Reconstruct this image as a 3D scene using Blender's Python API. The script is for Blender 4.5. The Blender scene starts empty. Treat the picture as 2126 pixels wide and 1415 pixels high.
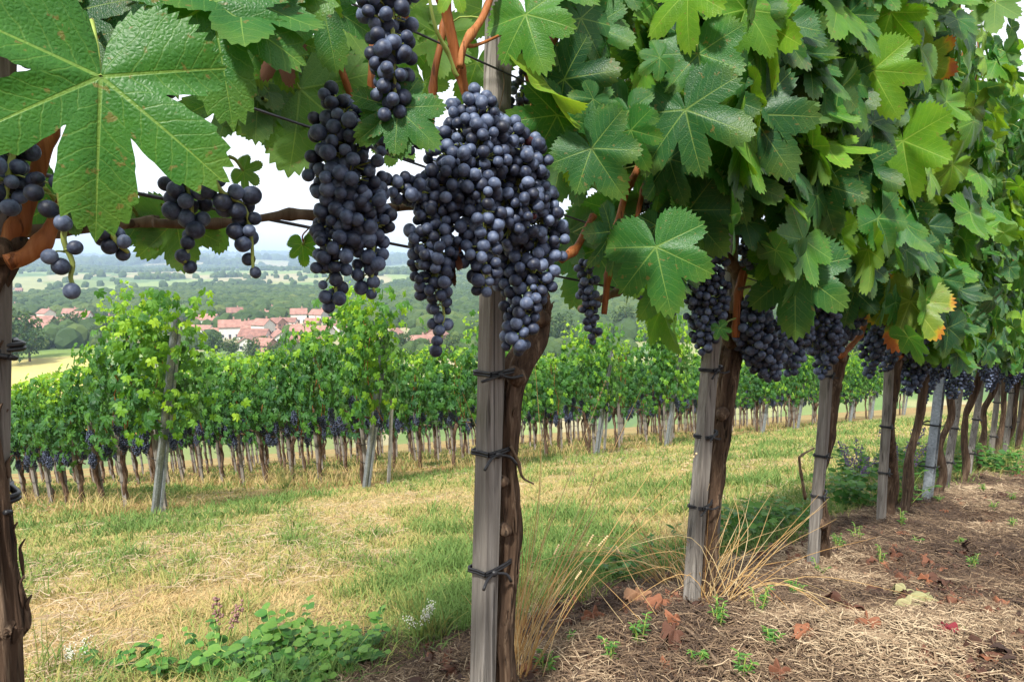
import bpy, math, random
import numpy as np
from mathutils import Vector, noise as mnoise
rng = np.random.default_rng(7); random.seed(7)
sc = bpy.context.scene
# ------------------------------------------------------------------ camera
F = 1417.0; CX, CY = 1063.0, 707.5
TH = math.radians(6.54); ct, st = math.cos(TH), math.sin(TH)
cam_d = bpy.data.cameras.new("camera"); cam = bpy.data.objects.new("camera", cam_d)
sc.collection.objects.link(cam); cam.location = (0, 0, 0)
cam.rotation_euler = (math.pi/2 - TH, 0, 0)
cam_d.sensor_width = 36; cam_d.lens = 36*F/2126; cam_d.clip_start = .02; cam_d.clip_end = 40000
sc.camera = cam
# ------------------------------------------------------------------ sky, sun, exposure
SUN_EL, SUN_AZ = math.radians(50), math.radians(200)      # azimuth from +Y, clockwise: behind the camera, a little left
w = bpy.data.worlds.new("World"); sc.world = w; w.use_nodes = True
nt = w.node_tree; nt.nodes.clear()
o_ = nt.nodes.new("ShaderNodeOutputWorld"); bgn = nt.nodes.new("ShaderNodeBackground")
sky = nt.nodes.new("ShaderNodeTexSky"); sky.sky_type = 'NISHITA'; sky.sun_disc = False
sky.sun_elevation = SUN_EL; sky.sun_rotation = SUN_AZ; sky.air_density = 1; sky.dust_density = 3
tcn = nt.nodes.new("ShaderNodeTexCoord"); mp = nt.nodes.new("ShaderNodeMapping"); mp.inputs['Scale'].default_value = (1, 1, 3)
cn = nt.nodes.new("ShaderNodeTexNoise"); cn.inputs['Scale'].default_value = 1.6; cn.inputs['Detail'].default_value = 6; cn.inputs['Roughness'].default_value = .55
cr = nt.nodes.new("ShaderNodeValToRGB"); cr.color_ramp.elements[0].position = .30; cr.color_ramp.elements[1].position = .52
cr.color_ramp.elements[0].color = (.55, .55, .55, 1); cr.color_ramp.elements[1].color = (1, 1, 1, 1)
mx = nt.nodes.new("ShaderNodeMixRGB"); mx.inputs[2].default_value = (7.2, 7.5, 8.0, 1)
nt.links.new(tcn.outputs['Generated'], mp.inputs[0]); nt.links.new(mp.outputs[0], cn.inputs['Vector'])
nt.links.new(cn.outputs[0], cr.inputs[0]); nt.links.new(cr.outputs[0], mx.inputs[0]); nt.links.new(sky.outputs[0], mx.inputs[1])
nt.links.new(mx.outputs[0], bgn.inputs[0]); bgn.inputs[1].default_value = .10
nt.links.new(bgn.outputs[0], o_.inputs[0])
sd = bpy.data.lights.new("sun", 'SUN'); sd.energy = 3.9; sd.angle = math.radians(5); sd.color = (1, .96, .9)
so = bpy.data.objects.new("sun", sd); sc.collection.objects.link(so)
sv = Vector((math.sin(SUN_AZ)*math.cos(SUN_EL), math.cos(SUN_AZ)*math.cos(SUN_EL), math.sin(SUN_EL)))
so.rotation_euler = sv.to_track_quat('Z', 'Y').to_euler(); so.location = (0, 0, 30)
sc.view_settings.view_transform = 'Standard'; sc.view_settings.look = 'None'
sc.view_settings.exposure = 1.0; sc.view_settings.gamma = 1
cy = sc.cycles
cy.max_bounces = 6; cy.diffuse_bounces = 3; cy.glossy_bounces = 2; cy.transmission_bounces = 3; cy.volume_bounces = 0
cy.transparent_max_bounces = 4; cy.volume_step_rate = 1; cy.caustics_reflective = False; cy.caustics_refractive = False
# ------------------------------------------------------------------ geometry of the place
U = np.array([.6774, .7356]); N = np.array([-.7356, .6774]); P0 = np.array([-.043, 1.0137])  # row direction, across, first stake
def ray(px, py):
    x = (px-CX)/F; y = (py-CY)/F
    return np.array([x, ct-y*st, -st-y*ct])
def proj(p):
    p = np.asarray(p, float); z = p[..., 1]*ct-p[..., 2]*st; d = -p[..., 1]*st-p[..., 2]*ct
    z = np.where(np.abs(z) < 1e-6, 1e-6, z)
    return CX+F*p[..., 0]/z, CY+F*d/z, z
def AB(x, y):
    return U[0]*(x-P0[0])+U[1]*(y-P0[1]), N[0]*(x-P0[0])+N[1]*(y-P0[1])
def XY(a, b):
    return P0[0]+a*U[0]+b*N[0], P0[1]+a*U[1]+b*N[1]
def R(px, py, off=0.0):
    """point of the vertical plane of the near row (off metres towards the camera) seen at a pixel"""
    r = ray(px, py); den = N[0]*r[0]+N[1]*r[1]; t = (N @ P0 - off)/den
    return r*t
def vnoise(x, y, seed=0):
    x = np.asarray(x, float); y = np.asarray(y, float)
    xi = np.floor(x).astype(np.int64); yi = np.floor(y).astype(np.int64); fx = x-xi; fy = y-yi
    def h(i, j):
        n = (i*374761393+j*668265263+seed*974711) & 0xffffffff
        n = ((n ^ (n >> 13))*1274126177) & 0xffffffff
        return ((n ^ (n >> 16)) & 0xffff)/65535.0
    sx = fx*fx*(3-2*fx); sy = fy*fy*(3-2*fy)
    return (h(xi, yi)*(1-sx)+h(xi+1, yi)*sx)*(1-sy)+(h(xi, yi+1)*(1-sx)+h(xi+1, yi+1)*sx)*sy
def fbm(x, y, o=4, seed=0):
    s = 0; a = .5; t = 0
    for k in range(o):
        s = s+a*vnoise(np.asarray(x)*2**k, np.asarray(y)*2**k, seed+k); t += a; a *= .55
    return s/t
def sstep(a, b, x):
    t = np.clip((np.asarray(x, float)-a)/(b-a), 0, 1); return t*t*(3-2*t)
VD = [0, 100, 150, 200, 270, 350, 450, 620, 800, 1000, 1300, 1600, 2200, 3000, 3900, 5000, 6500, 9500]
VZ = [-24, -25, -26, -26.5, -27.6, -28.4, -30, -31, -30, -24, -14, -14, -25, -14, 4, -6, 14, 10]
def G(x, y):
    x = np.asarray(x, float); y = np.asarray(y, float)
    yy = np.maximum(y, -40)
    near = -.562+.0746*np.clip(x, -90, 90)-.2484*yy
    a, b = AB(x, y)
    near = near+.05*np.exp(-((b-.1)/.35)**2)*sstep(.2, 1.5, a) + (fbm(x*.9, y*.9, 3, 5)-.5)*.06*sstep(1.2, 3, np.hypot(x, y))
    near = near+.11*np.exp(-((a-.62)/.42)**2)*(1-sstep(.0, .6, b))
    near = near+(fbm(x*4, y*4, 3, 15)-.5)*(.03+.035*(1-sstep(.2, .6, b)))+(fbm(x*16, y*16, 2, 16)-.5)*.022*(1-sstep(.2, .6, b))*(1-sstep(6, 9, np.hypot(x, y)))
    d = np.hypot(x, y)
    zv = np.interp(d, VD, VZ)
    az = np.arctan2(x, np.maximum(y, 1e-3))
    rel = fbm(x/420+3, y/420+7, 3, 21)-.5
    zv = zv+rel*34*sstep(600, 1300, d)+(fbm(x/1300, y/1300, 3, 31)-.42)*150*sstep(1700, 4200, d)
    zv = zv+26*sstep(-.05, .3, az)*sstep(300, 620, d)*(1-sstep(1600, 3000, d))*.7
    wgt = sstep(60, 125, d)
    return near*(1-wgt)+zv*wgt
def ground_hit(px, py, tmin=.5, tmax=6000):
    r = ray(px, py); t = tmin
    while t < tmax:
        p = r*t
        if p[2] < float(G(p[0], p[1])): break
        t *= 1.01
    lo, hi = t/1.01, t
    for _ in range(14):
        m = (lo+hi)/2; p = r*m
        if p[2] < float(G(p[0], p[1])): hi = m
        else: lo = m
    p = r*hi; return np.array([p[0], p[1], float(G(p[0], p[1]))])
# ------------------------------------------------------------------ mesh helpers
class MB:
    def __init__(s): s.V = []; s.n = 0; s.F = []; s.A = []; s.UV = []; s.M = []; s.S = []
    def add(s, V, Fs, rnd=0., uv=None, mi=0, smooth=True):
        V = np.asarray(V, float); n = len(V)
        r = np.asarray(rnd, float)
        if r.ndim == 0: r = np.full(n, float(r))
        s.V.append(V); s.A.append(r)
        for k, f in enumerate(Fs):
            f = np.asarray(f, np.int64)
            if len(f) == 0: continue
            s.F.append(f+s.n); s.M.append(np.full(len(f), mi)); s.S.append(np.full(len(f), smooth))
            s.UV.append(uv[k] if uv is not None else np.zeros((f.size, 4)))
        s.n += n
    def mesh(s, name, mats, origin=(0, 0, 0)):
        V = np.concatenate(s.V)-np.asarray(origin, float); me = bpy.data.meshes.new(name)
        L = np.concatenate([f.ravel() for f in s.F]); tot = np.concatenate([np.full(len(f), f.shape[1]) for f in s.F])
        me.vertices.add(len(V)); me.vertices.foreach_set('co', V.astype(np.float32).ravel())
        me.loops.add(len(L)); me.loops.foreach_set('vertex_index', L.astype(np.int32))
        me.polygons.add(len(tot)); me.polygons.foreach_set('loop_start', np.concatenate([[0], np.cumsum(tot)[:-1]]).astype(np.int32))
        me.polygons.foreach_set('material_index', np.concatenate(s.M).astype(np.int32))
        me.polygons.foreach_set('use_smooth', np.concatenate(s.S).astype(bool))
        a = me.attributes.new('rnd', 'FLOAT', 'POINT'); a.data.foreach_set('value', np.concatenate(s.A).astype(np.float32))
        UV = np.concatenate(s.UV)
        if np.any(UV):
            for nm, c in (('leaf', 0), ('vein', 2)):
                u = me.uv_layers.new(name=nm); u.data.foreach_set('uv', UV[:, c:c+2].astype(np.float32).ravel())
        for m in (mats if isinstance(mats, (list, tuple)) else [mats]): me.materials.append(m)
        me.update(calc_edges=True)
        return me
    def inst(s, tpl, Rm, T, rnd=0., mi=0, smooth=True):
        """many copies of a template (V, Fs, UVs) with matrices (m,3,3) and offsets (m,3)"""
        TV, TF, TU = tpl; m = len(T)
        if m == 0: return
        n = len(TV); V = (np.einsum('mij,nj->mni', Rm, TV)+T[:, None, :]).reshape(-1, 3)
        off = (np.arange(m)*n)[:, None, None]
        Fs = [(f[None]+off).reshape(-1, f.shape[1]) for f in TF]
        uv = None if TU is None else [np.tile(u, (m, 1)) for u in TU]
        r = np.broadcast_to(np.asarray(rnd, float), (m,)); s.add(V, Fs, np.repeat(r, n), uv, mi, smooth)
def link(name, me, parent=None, loc=(0, 0, 0)):
    o = bpy.data.objects.new(name, me); sc.collection.objects.link(o)
    o.location = loc
    if parent is not None: o.parent = parent
    return o
def tag(o, label, cat, group=None, kind=None):
    if label: o['label'] = label
    if cat: o['category'] = cat
    if group: o['group'] = group
    if kind: o['kind'] = kind
    return o
def thing(name, label, cat, loc=(0, 0, 0), group=None, rz=0):
    o = bpy.data.objects.new(name, None); sc.collection.objects.link(o); o.empty_display_size = .1
    o.location = tuple(float(v) for v in loc); o.rotation_euler = (0, 0, rz)
    return tag(o, label, cat, group)
def copy_tree(o, parent=None, lv=0):
    c = o.copy(); sc.collection.objects.link(c); c.parent = parent
    for ch in list(KIDS.get(o.name, [])): copy_tree(ch, c, lv+1)
    return c
KIDS = {}
def part(name, mb, mats, parent, world=True):
    org = parent.location if world else (0, 0, 0)
    p = parent
    if world and parent.parent is not None: org = parent.parent.location
    o = link(name, mb.mesh(name, mats, origin=org), parent)
    KIDS.setdefault(parent.name, []).append(o); return o
def smooth_path(P, n=6):
    P = [np.asarray(p, float) for p in P]
    if len(P) < 3: return np.array([P[0]+(P[-1]-P[0])*t for t in np.linspace(0, 1, n+1)])
    Q = [2*P[0]-P[1]]+P+[2*P[-1]-P[-2]]; out = []
    for i in range(1, len(Q)-2):
        for t in np.linspace(0, 1, n, endpoint=False):
            a, b, c, d = Q[i-1:i+3]
            out.append(.5*((2*b)+(c-a)*t+(2*a-5*b+4*c-d)*t*t+(3*b-a-3*c+d)*t**3))
    out.append(P[-1]); return np.array(out)
def tube(mb, P, r, sides=8, n=6, bark=0., seed=0, rnd=0., mi=0, cap=True, smooth=True, square=False, nodes=0):
    C = smooth_path(P, n) if n else np.asarray(P, float)
    m = len(C); rr = np.interp(np.linspace(0, 1, m), np.linspace(0, 1, len(r)), r) if hasattr(r, '__len__') else np.full(m, r)
    T = np.gradient(C, axis=0); T /= np.linalg.norm(T, axis=1)[:, None]+1e-12
    ref = np.array([0, 0, 1.]) if abs(T[0][2]) < .8 else np.array([-N[0], -N[1], 0.])
    X = np.cross(ref, T[0]); X /= np.linalg.norm(X); V = []
    ln = np.concatenate([[0], np.cumsum(np.linalg.norm(np.diff(C, axis=0), axis=1))])
    ph = (np.arange(sides)+.5)/sides*2*math.pi
    for i in range(m):
        X = X-T[i]*(X @ T[i]); X /= np.linalg.norm(X); Y = np.cross(T[i], X)
        q = np.full(sides, rr[i])
        if bark:
            for j in range(sides):
                c, s_ = math.cos(ph[j]), math.sin(ph[j])
                tw = ln[i]*6
                q[j] *= 1+bark*(mnoise.noise(Vector((c*2.2+seed, s_*2.2, ln[i]*6)))*.8+mnoise.noise(Vector((c*6+seed, s_*6, ln[i]*9)))*.7+mnoise.noise(Vector((c*14+seed, s_*14, ln[i]*13)))*.7+mnoise.noise(Vector((seed, 3, ln[i]*14)))*.7)
        if nodes: q = q*(1+.45*np.exp(-((((ln[i]+seed*.013) % nodes)-nodes/2)/(.008))**2)+.05*math.sin(ln[i]*55+seed))
        if square: q = q*1.414
        V.append(C[i]+np.cos(ph)[:, None]*X*q[:, None]+np.sin(ph)[:, None]*Y*q[:, None])
    V = np.concatenate(V); i, j = np.meshgrid(np.arange(m-1), np.arange(sides), indexing='ij'); j2 = (j+1) % sides
    Fq = np.stack([i*sides+j, i*sides+j2, (i+1)*sides+j2, (i+1)*sides+j], -1).reshape(-1, 4)
    Fs = [Fq]
    if cap:
        V = np.concatenate([V, C[:1], C[-1:]]); b = m*sides
        j = np.arange(sides); j2 = (j+1) % sides
        Fs.append(np.concatenate([np.stack([j2, j, np.full(sides, b)], -1), np.stack([(m-1)*sides+j, (m-1)*sides+j2, np.full(sides, b+1)], -1)]))
    mb.add(V, Fs, rnd, None, mi, smooth)
    return C
def box(mb, c, sx, sy, sz, mi=0, rnd=0., rz=0):
    x, y, z = sx/2, sy/2, sz/2
    V = np.array([[-x, -y, -z], [x, -y, -z], [x, y, -z], [-x, y, -z], [-x, -y, z], [x, -y, z], [x, y, z], [-x, y, z]])
    if rz: cc, s_ = math.cos(rz), math.sin(rz); V = V @ np.array([[cc, s_, 0], [-s_, cc, 0], [0, 0, 1]])
    mb.add(V+np.asarray(c), [np.array([[0, 3, 2, 1], [4, 5, 6, 7], [0, 1, 5, 4], [1, 2, 6, 5], [2, 3, 7, 6], [3, 0, 4, 7]])], rnd, None, mi, False)
def ico(sub):
    t = (1+5**.5)/2
    V = [np.array(v, float)/math.sqrt(1+t*t) for v in [(-1, t, 0), (1, t, 0), (-1, -t, 0), (1, -t, 0), (0, -1, t), (0, 1, t), (0, -1, -t), (0, 1, -t), (t, 0, -1), (t, 0, 1), (-t, 0, -1), (-t, 0, 1)]]
    Fc = [(0, 11, 5), (0, 5, 1), (0, 1, 7), (0, 7, 10), (0, 10, 11), (1, 5, 9), (5, 11, 4), (11, 10, 2), (10, 7, 6), (7, 1, 8), (3, 9, 4), (3, 4, 2), (3, 2, 6), (3, 6, 8), (3, 8, 9), (4, 9, 5), (2, 4, 11), (6, 2, 10), (8, 6, 7), (9, 8, 1)]
    for _ in range(sub):
        mid = {}; nf = []
        def g(a, b):
            k = (min(a, b), max(a, b))
            if k not in mid: v = V[a]+V[b]; V.append(v/np.linalg.norm(v)); mid[k] = len(V)-1
            return mid[k]
        for a, b, c in Fc:
            x, y, z = g(a, b), g(b, c), g(c, a); nf += [(a, x, z), (b, y, x), (c, z, y), (x, y, z)]
        Fc = nf
    return np.array(V), [np.array(Fc)], None
ICO0, ICO1, ICO2 = ico(0), ico(1), ico(2)
def norm(v): v = np.asarray(v, float); return v/(np.linalg.norm(v, axis=-1, keepdims=True)+1e-12)
def basis(Nv, D, S):
    D = norm(D); X = norm(np.cross(D, Nv)); Z = np.cross(X, D)
    return np.stack([X, D, Z], -1)*np.asarray(S)[:, None, None]
def randrot(m):
    q = norm(rng.normal(size=(m, 4))); a, b, c, d = q.T
    return np.stack([np.stack([1-2*(c*c+d*d), 2*(b*c-a*d), 2*(b*d+a*c)], -1), np.stack([2*(b*c+a*d), 1-2*(b*b+d*d), 2*(c*d-a*b)], -1), np.stack([2*(b*d-a*c), 2*(c*d+a*b), 1-2*(b*b+c*c)], -1)], -2)
# ------------------------------------------------------------------ leaf templates
LC = [(0, 1.0), (8, .93), (15, .84), (21, .75), (26, .62), (31, .74), (38, .86), (45, .92), (51, .95), (59, .90), (67, .80), (74, .69), (79, .60), (85, .68), (94, .77), (104, .80), (116, .76), (132, .71), (146, .64), (158, .55), (167, .42), (173, .22), (176, .05)]
VA = [0, 51, 104]
def leaf_tpl(teeth=50, per=2, rings=5, amp=.06, seed=0, curl=.25, wave=.05, deep=1.0):
    rg = np.random.default_rng(seed)
    bnd = [-176, -79, -26, 26, 79, 176]; va = [-104, -51, 0, 51, 104]
    dg = np.array([a for a, _ in LC]); rr = np.array([r for _, r in LC])
    asym = rg.uniform(.9, 1.1, 5)
    V = [(0, 0, 0)]; FT = []; FQ = []; UT = []; UQ = []
    def height(x, y):
        r = math.hypot(x, y); ph = math.atan2(x, y)
        z = -curl*r*r*(.6+.4*math.cos(ph*1.0+rg0[0])) + wave*r*math.sin(ph*5+rg0[1])+wave*.7*r*r*math.sin(ph*9+rg0[2])
        z += -.10*curl*math.cos(ph*3.5)*r + rg0[3]*abs(x)*.35
        return z
    rg0 = [rg.uniform(-.5, .5), rg.uniform(0, 6), rg.uniform(0, 6), rg.uniform(-.4, .8)*(1 if curl else 0)]
    prev = None
    for k in range(5):
        a0, a1 = bnd[k], bnd[k+1]; nteeth = max(2, int(round(teeth*(a1-a0)/352))); ns = nteeth*per
        cols = []
        for i in range(ns+1):
            if i == 0 and prev is not None: cols.append(prev); continue
            a = a0+(a1-a0)*i/ns; r = np.interp(abs(a), dg, rr)
            if deep != 1: r = r*(1-(1-deep)*math.exp(-((abs(a)-26)/7)**2)-(1-deep)*math.exp(-((abs(a)-79)/8)**2))
            r *= asym[k] if 0 < i < ns else (asym[k]+asym[min(k+1, 4)])/2 if i == ns else (asym[k]+asym[max(k-1, 0)])/2
            ph = (i/per) % 1.0
            tooth = (1-abs(2*ph-1))
            if 0 < i < ns: r += amp*(tooth-.4)*(rg.uniform(.6, 1.3))*min(1, r*1.6)
            col = []
            for q in range(1, rings+1):
                t = (q/rings)**.9; x = math.sin(math.radians(a))*r*t; y = math.cos(math.radians(a))*r*t
                V.append((x, y, height(x, y))); col.append(len(V)-1)
            cols.append(col)
        prev = cols[-1]; c, s_ = math.cos(math.radians(va[k])), math.sin(math.radians(va[k]))
        def uvp(i):
            x, y, _ = V[i]; return (x, y, x*s_+y*c, x*c-y*s_)
        for i in range(ns):
            A, B = cols[i], cols[i+1]
            FT.append((0, B[0], A[0])); UT += [uvp(0), uvp(B[0]), uvp(A[0])]
            for q in range(rings-1):
                f = (A[q], B[q], B[q+1], A[q+1]); FQ.append(f); UQ += [uvp(j) for j in f]
    Fs = [np.array(FT)]; Us = [np.array(UT)]
    if FQ: Fs.append(np.array(FQ)); Us.append(np.array(UQ))
    # normals point to +z : flip the winding of the triangle fan to match
    Fs[0] = Fs[0][:, ::-1]; Us[0] = Us[0].reshape(-1, 3, 4)[:, ::-1].reshape(-1, 4)
    if FQ: Fs[1] = Fs[1][:, ::-1]; Us[1] = Us[1].reshape(-1, 4, 4)[:, ::-1].reshape(-1, 4)
    V = np.array(V); f = Fs[0][0]
    if np.cross(V[f[1]]-V[f[0]], V[f[2]]-V[f[0]])[2] < 0:
        Fs = [q[:, ::-1] for q in Fs]; Us = [u.reshape(-1, q.shape[1], 4)[:, ::-1].reshape(-1, 4) for u, q in zip(Us, Fs)]
    return V, Fs, Us
HERO = [leaf_tpl(58, 4, 8, .07, s, .22, .04, d) for s, d in ((1, .72), (2, .92), (3, .8), (4, 1.0))]
FLAT = leaf_tpl(60, 4, 8, .075, 11, .14, .05, .66)
MID = [leaf_tpl(44, 2, 3, .075, s, c, .07, d) for s, c, d in ((21, .3, .9), (22, .15, 1.05), (23, .45, .8), (24, .25, 1.1), (25, .6, 1))]
LOW = [leaf_tpl(26, 2, 1, .09, s, c, .08) for s, c in ((31, .3), (32, .1), (33, .5))]
def far_leaf(seed):
    rg = np.random.default_rng(seed); A = [0, 14, 26, 38, 51, 66, 79, 92, 106, 130, 160, 180, -160, -130, -106, -92, -79, -66, -51, -38, -26, -14]
    r = {0: 1, 14: .74, 26: .56, 38: .8, 51: .9, 66: .62, 79: .52, 92: .7, 106: .73, 130: .6, 160: .45, 180: .12}
    V = [(0, 0, 0)]; c = rg.uniform(.1, .5)
    for a in A:
        q = r[abs(a)]*rg.uniform(.92, 1.08); x, y = math.sin(math.radians(a))*q, math.cos(math.radians(a))*q
        V.append((x, y, -c*(x*x+y*y)+rg.uniform(-.06, .06)))
    n = len(A); FT = np.array([(0, (i+1) % n+1, i+1) for i in range(n)]); V = np.array(V)
    U4 = np.array([[V[i][0], V[i][1], V[i][1], V[i][0]] for i in FT.ravel()])
    return V, [FT], [U4]
FAR = [far_leaf(s) for s in (41, 42, 43)]
def oval(seed=0, wdt=.38, n=7):
    V = [(0, 0, 0)]; L = [];
    for i in range(n+1):
        t = i/n; wd = wdt*math.sin(math.pi*min(1, t*.93+.05))**.75; z = -.25*t*t+.05
        V += [(-wd, t, z-.0), (0, t, z-.05), (wd, t, z)]
    FQ = []
    for i in range(n):
        a = 1+i*3; FQ += [(a, a+1, a+4, a+3), (a+1, a+2, a+5, a+4)]
    V = np.array(V); FQ = np.array(FQ); U4 = np.array([[V[i][0], V[i][1], V[i][1], V[i][0]] for i in FQ.ravel()])
    return V, [FQ], [U4]
OV = oval(); OVN = oval(0, .14)
# ------------------------------------------------------------------ materials
class NT:
    def __init__(s, name):
        m = bpy.data.materials.new(name); m.use_nodes = True; s.m = m; s.t = m.node_tree; s.t.nodes.clear()
        s.out = s.n('OutputMaterial')
    def n(s, ty, **k):
        x = s.t.nodes.new('ShaderNode'+ty)
        for a, b in k.items(): setattr(x, a, b)
        return x
    def l(s, a, b): s.t.links.new(a, b)
    def inp(s, node, key, v):
        if v is None: return
        if hasattr(v, 'links'): s.l(v, node.inputs[key])
        else: node.inputs[key].default_value = v
    def M(s, op, a, b=None, c=None, clamp=False):
        x = s.n('Math', operation=op, use_clamp=clamp); s.inp(x, 0, a); s.inp(x, 1, b); s.inp(x, 2, c); return x.outputs[0]
    def mix(s, f, a, b, mode='MIX'):
        x = s.n('MixRGB', blend_type=mode); s.inp(x, 0, f); s.inp(x, 1, a); s.inp(x, 2, b); return x.outputs[0]
    def noise(s, vec, scale, detail=4, rough=.5, dist=0.):
        x = s.n('TexNoise'); s.inp(x, 'Vector', vec); x.inputs['Scale'].default_value = scale; x.inputs['Detail'].default_value = detail
        x.inputs['Roughness'].default_value = rough; x.inputs['Distortion'].default_value = dist; return x.outputs[0]
    def ramp(s, f, st_, interp='LINEAR'):
        x = s.n('ValToRGB'); x.color_ramp.interpolation = interp; e = x.color_ramp.elements
        while len(e) < len(st_): e.new(.5)
        for q, (p, c) in zip(e, st_): q.position = p; q.color = (*c, 1) if len(c) == 3 else c
        s.l(f, x.inputs[0]) if hasattr(f, 'links') else None; return x.outputs[0]
    def step(s, a, b, x):
        m_ = s.n('MapRange', interpolation_type='SMOOTHSTEP'); s.inp(m_, 0, x); m_.inputs[1].default_value = a; m_.inputs[2].default_value = b; return m_.outputs[0]
    def attr(s, name): x = s.n('Attribute', attribute_name=name); return x
    def obj(s): return s.n('TexCoord').outputs['Object']
    def mapping(s, v, scale): x = s.n('Mapping'); s.l(v, x.inputs[0]); x.inputs['Scale'].default_value = scale; return x.outputs[0]
    def bump(s, h, strength=.5, dist=.01):
        x = s.n('Bump'); s.inp(x, 'Height', h); x.inputs['Strength'].default_value = strength; x.inputs['Distance'].default_value = dist; return x.outputs[0]
    def pbr(s, col, rough=.6, bump=None, spec=.5, metal=0., **k):
        p = s.n('BsdfPrincipled'); s.inp(p, 'Base Color', col if hasattr(col, 'links') else (*col, 1)); s.inp(p, 'Roughness', rough)
        p.inputs['Metallic'].default_value = metal; s.inp(p, 'Specular IOR Level', spec); s.inp(p, 'Normal', bump)
        for a, b in k.items(): s.inp(p, a.replace('_', ' '), b)
        return p.outputs[0]
    def done(s, sh): s.l(sh, s.out.inputs[0]); return s.m
def leaf_mat(name, stops, trans=.35, detail=True, autumn=True, rough=.42):
    t = NT(name); rn = t.attr('rnd').outputs['Fac']
    col = t.ramp(rn, stops)
    uvl = t.n('UVMap', uv_map='leaf').outputs[0]; sx = t.n('SeparateXYZ'); t.l(uvl, sx.inputs[0])
    vec = t.n('Combine' 'XYZ'); t.l(sx.outputs[0], vec.inputs[0]); t.l(sx.outputs[1], vec.inputs[1]); t.l(t.M('MULTIPLY', rn, 37.), vec.inputs[2])
    v3 = vec.outputs[0]
    mott = t.noise(v3, 4, 6, .7)
    col = t.mix(t.M('MULTIPLY', t.step(.4, .68, mott), .6), col, t.mix(1, col, (1.5, 1.25, .9, 1), 'MULTIPLY'))
    bmp = None
    if detail:
        uvv = t.n('UVMap', uv_map='vein').outputs[0]; sv_ = t.n('SeparateXYZ'); t.l(uvv, sv_.inputs[0])
        S, T_ = sv_.outputs[0], t.M('ABSOLUTE', sv_.outputs[1])
        wd = t.M('MULTIPLY', t.M('SUBTRACT', 1.15, S), .0135)
        main = t.M('SUBTRACT', 1, t.step(.5, 1.2, t.M('DIVIDE', T_, t.M('MAXIMUM', wd, .002))), clamp=True)
        main = t.M('MULTIPLY', main, t.M('GREATER_THAN', S, -.01))
        q = t.M('DIVIDE', t.M('SUBTRACT', S, t.M('MULTIPLY', T_, .85)), .125)
        q = t.M('ADD', q, t.M('MULTIPLY', t.noise(v3, 3.0, 3), 1.5))
        pp = t.M('PINGPONG', q, .5)
        sec = t.M('SUBTRACT', 1, t.step(.02, .075, pp)); sec = t.M('MULTIPLY', sec, t.M('SUBTRACT', 1, t.M('MULTIPLY', T_, 1.6), clamp=True))
        vo = t.n('TexVoronoi', feature='DISTANCE_TO_EDGE'); t.l(v3, vo.inputs['Vector']); vo.inputs['Scale'].default_value = 30; v4 = t.n('VectorMath', operation='ADD'); t.l(v3, v4.inputs[0]); nz_ = t.n('TexNoise'); t.l(v3, nz_.inputs['Vector']); nz_.inputs['Scale'].default_value = 12; sc4 = t.n('VectorMath', operation='SCALE'); t.l(nz_.outputs['Color'], sc4.inputs[0]); sc4.inputs['Scale'].default_value = .035; t.l(sc4.outputs[0], v4.inputs[1]); t.l(v4.outputs[0], vo.inputs['Vector'])
        cell = t.step(.0, .42, vo.outputs['Distance'])
        vein = t.M('MAXIMUM', main, t.M('MULTIPLY', sec, .40))
        tert = t.M('MULTIPLY', t.M('SUBTRACT', 1, t.step(0, .05, vo.outputs['Distance'])), .13)
        vein2 = t.M('MAXIMUM', vein, tert)
        vcol = t.mix(.5, t.mix(1, col, (2.2, 1.7, 1.6, 1), 'MULTIPLY'), (.30, .40, .10, 1))
        col = t.mix(t.M('MULTIPLY', vein2, .8), col, vcol)
        h = t.M('SUBTRACT', t.M('MULTIPLY', cell, .45), t.M('MULTIPLY', vein, 1.0))
        h = t.M('ADD', h, t.M('MULTIPLY', t.noise(v3, 30, 2), .25))
        bmp = t.bump(h, .30, .0020)
    if autumn:
        rad = t.n('VectorMath', operation='LENGTH'); t.l(uvl, rad.inputs[0])
        edge = t.step(.55, 1.05, t.M('ADD', rad.outputs['Value'], t.M('MULTIPLY', t.M('SUBTRACT', t.noise(v3, 3.5, 4), .5), .9)))
        sick = t.step(.80, .86, rn)
        # a few leaves (rnd over .8) turn yellow then red at the rim; the rim of every leaf is a little yellow
        acol = t.ramp(edge, [(0, (.20, .28, .03)), (.45, (.45, .33, .03)), (.75, (.5, .14, .03)), (1, (.4, .05, .03))])
        col = t.mix(t.M('MULTIPLY', sick, t.step(.05, .5, edge)), col, acol)
        col = t.mix(t.M('MULTIPLY', edge, .18), col, (.3, .38, .05, 1))
        sp = t.step(.64, .69, t.noise(v3, 11, 4)); col = t.mix(t.M('MULTIPLY', sp, .6), col, (.22, .15, .05, 1))
    back = t.n('NewGeometry').outputs['Backfacing']
    colb = t.mix(.45, col, (.17, .25, .10, 1)); colf = t.mix(back, col, colb)
    rg_ = t.M('ADD', rough, t.M('MULTIPLY', back, .25))
    p = t.pbr(colf, rg_, bmp, .3)
    tr = t.n('BsdfTranslucent'); t.l(t.mix(1, col, (1.9, 1.75, .7, 1), 'MULTIPLY'), tr.inputs[0])
    if bmp is not None: t.l(bmp, tr.inputs['Normal'])
    ms = t.n('MixShader'); ms.inputs[0].default_value = trans; t.l(p, ms.inputs[1]); t.l(tr.outputs[0], ms.inputs[2])
    return t.done(ms.outputs[0])
GREENS = [(0, (.017, .070, .030)), (.25, (.026, .110, .028)), (.5, (.034, .145, .026)), (.68, (.090, .24, .018)), (.78, (.16, .30, .03)), (1, (.13, .19, .03))]
m_leaf = leaf_mat('vine_leaf', GREENS)
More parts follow.
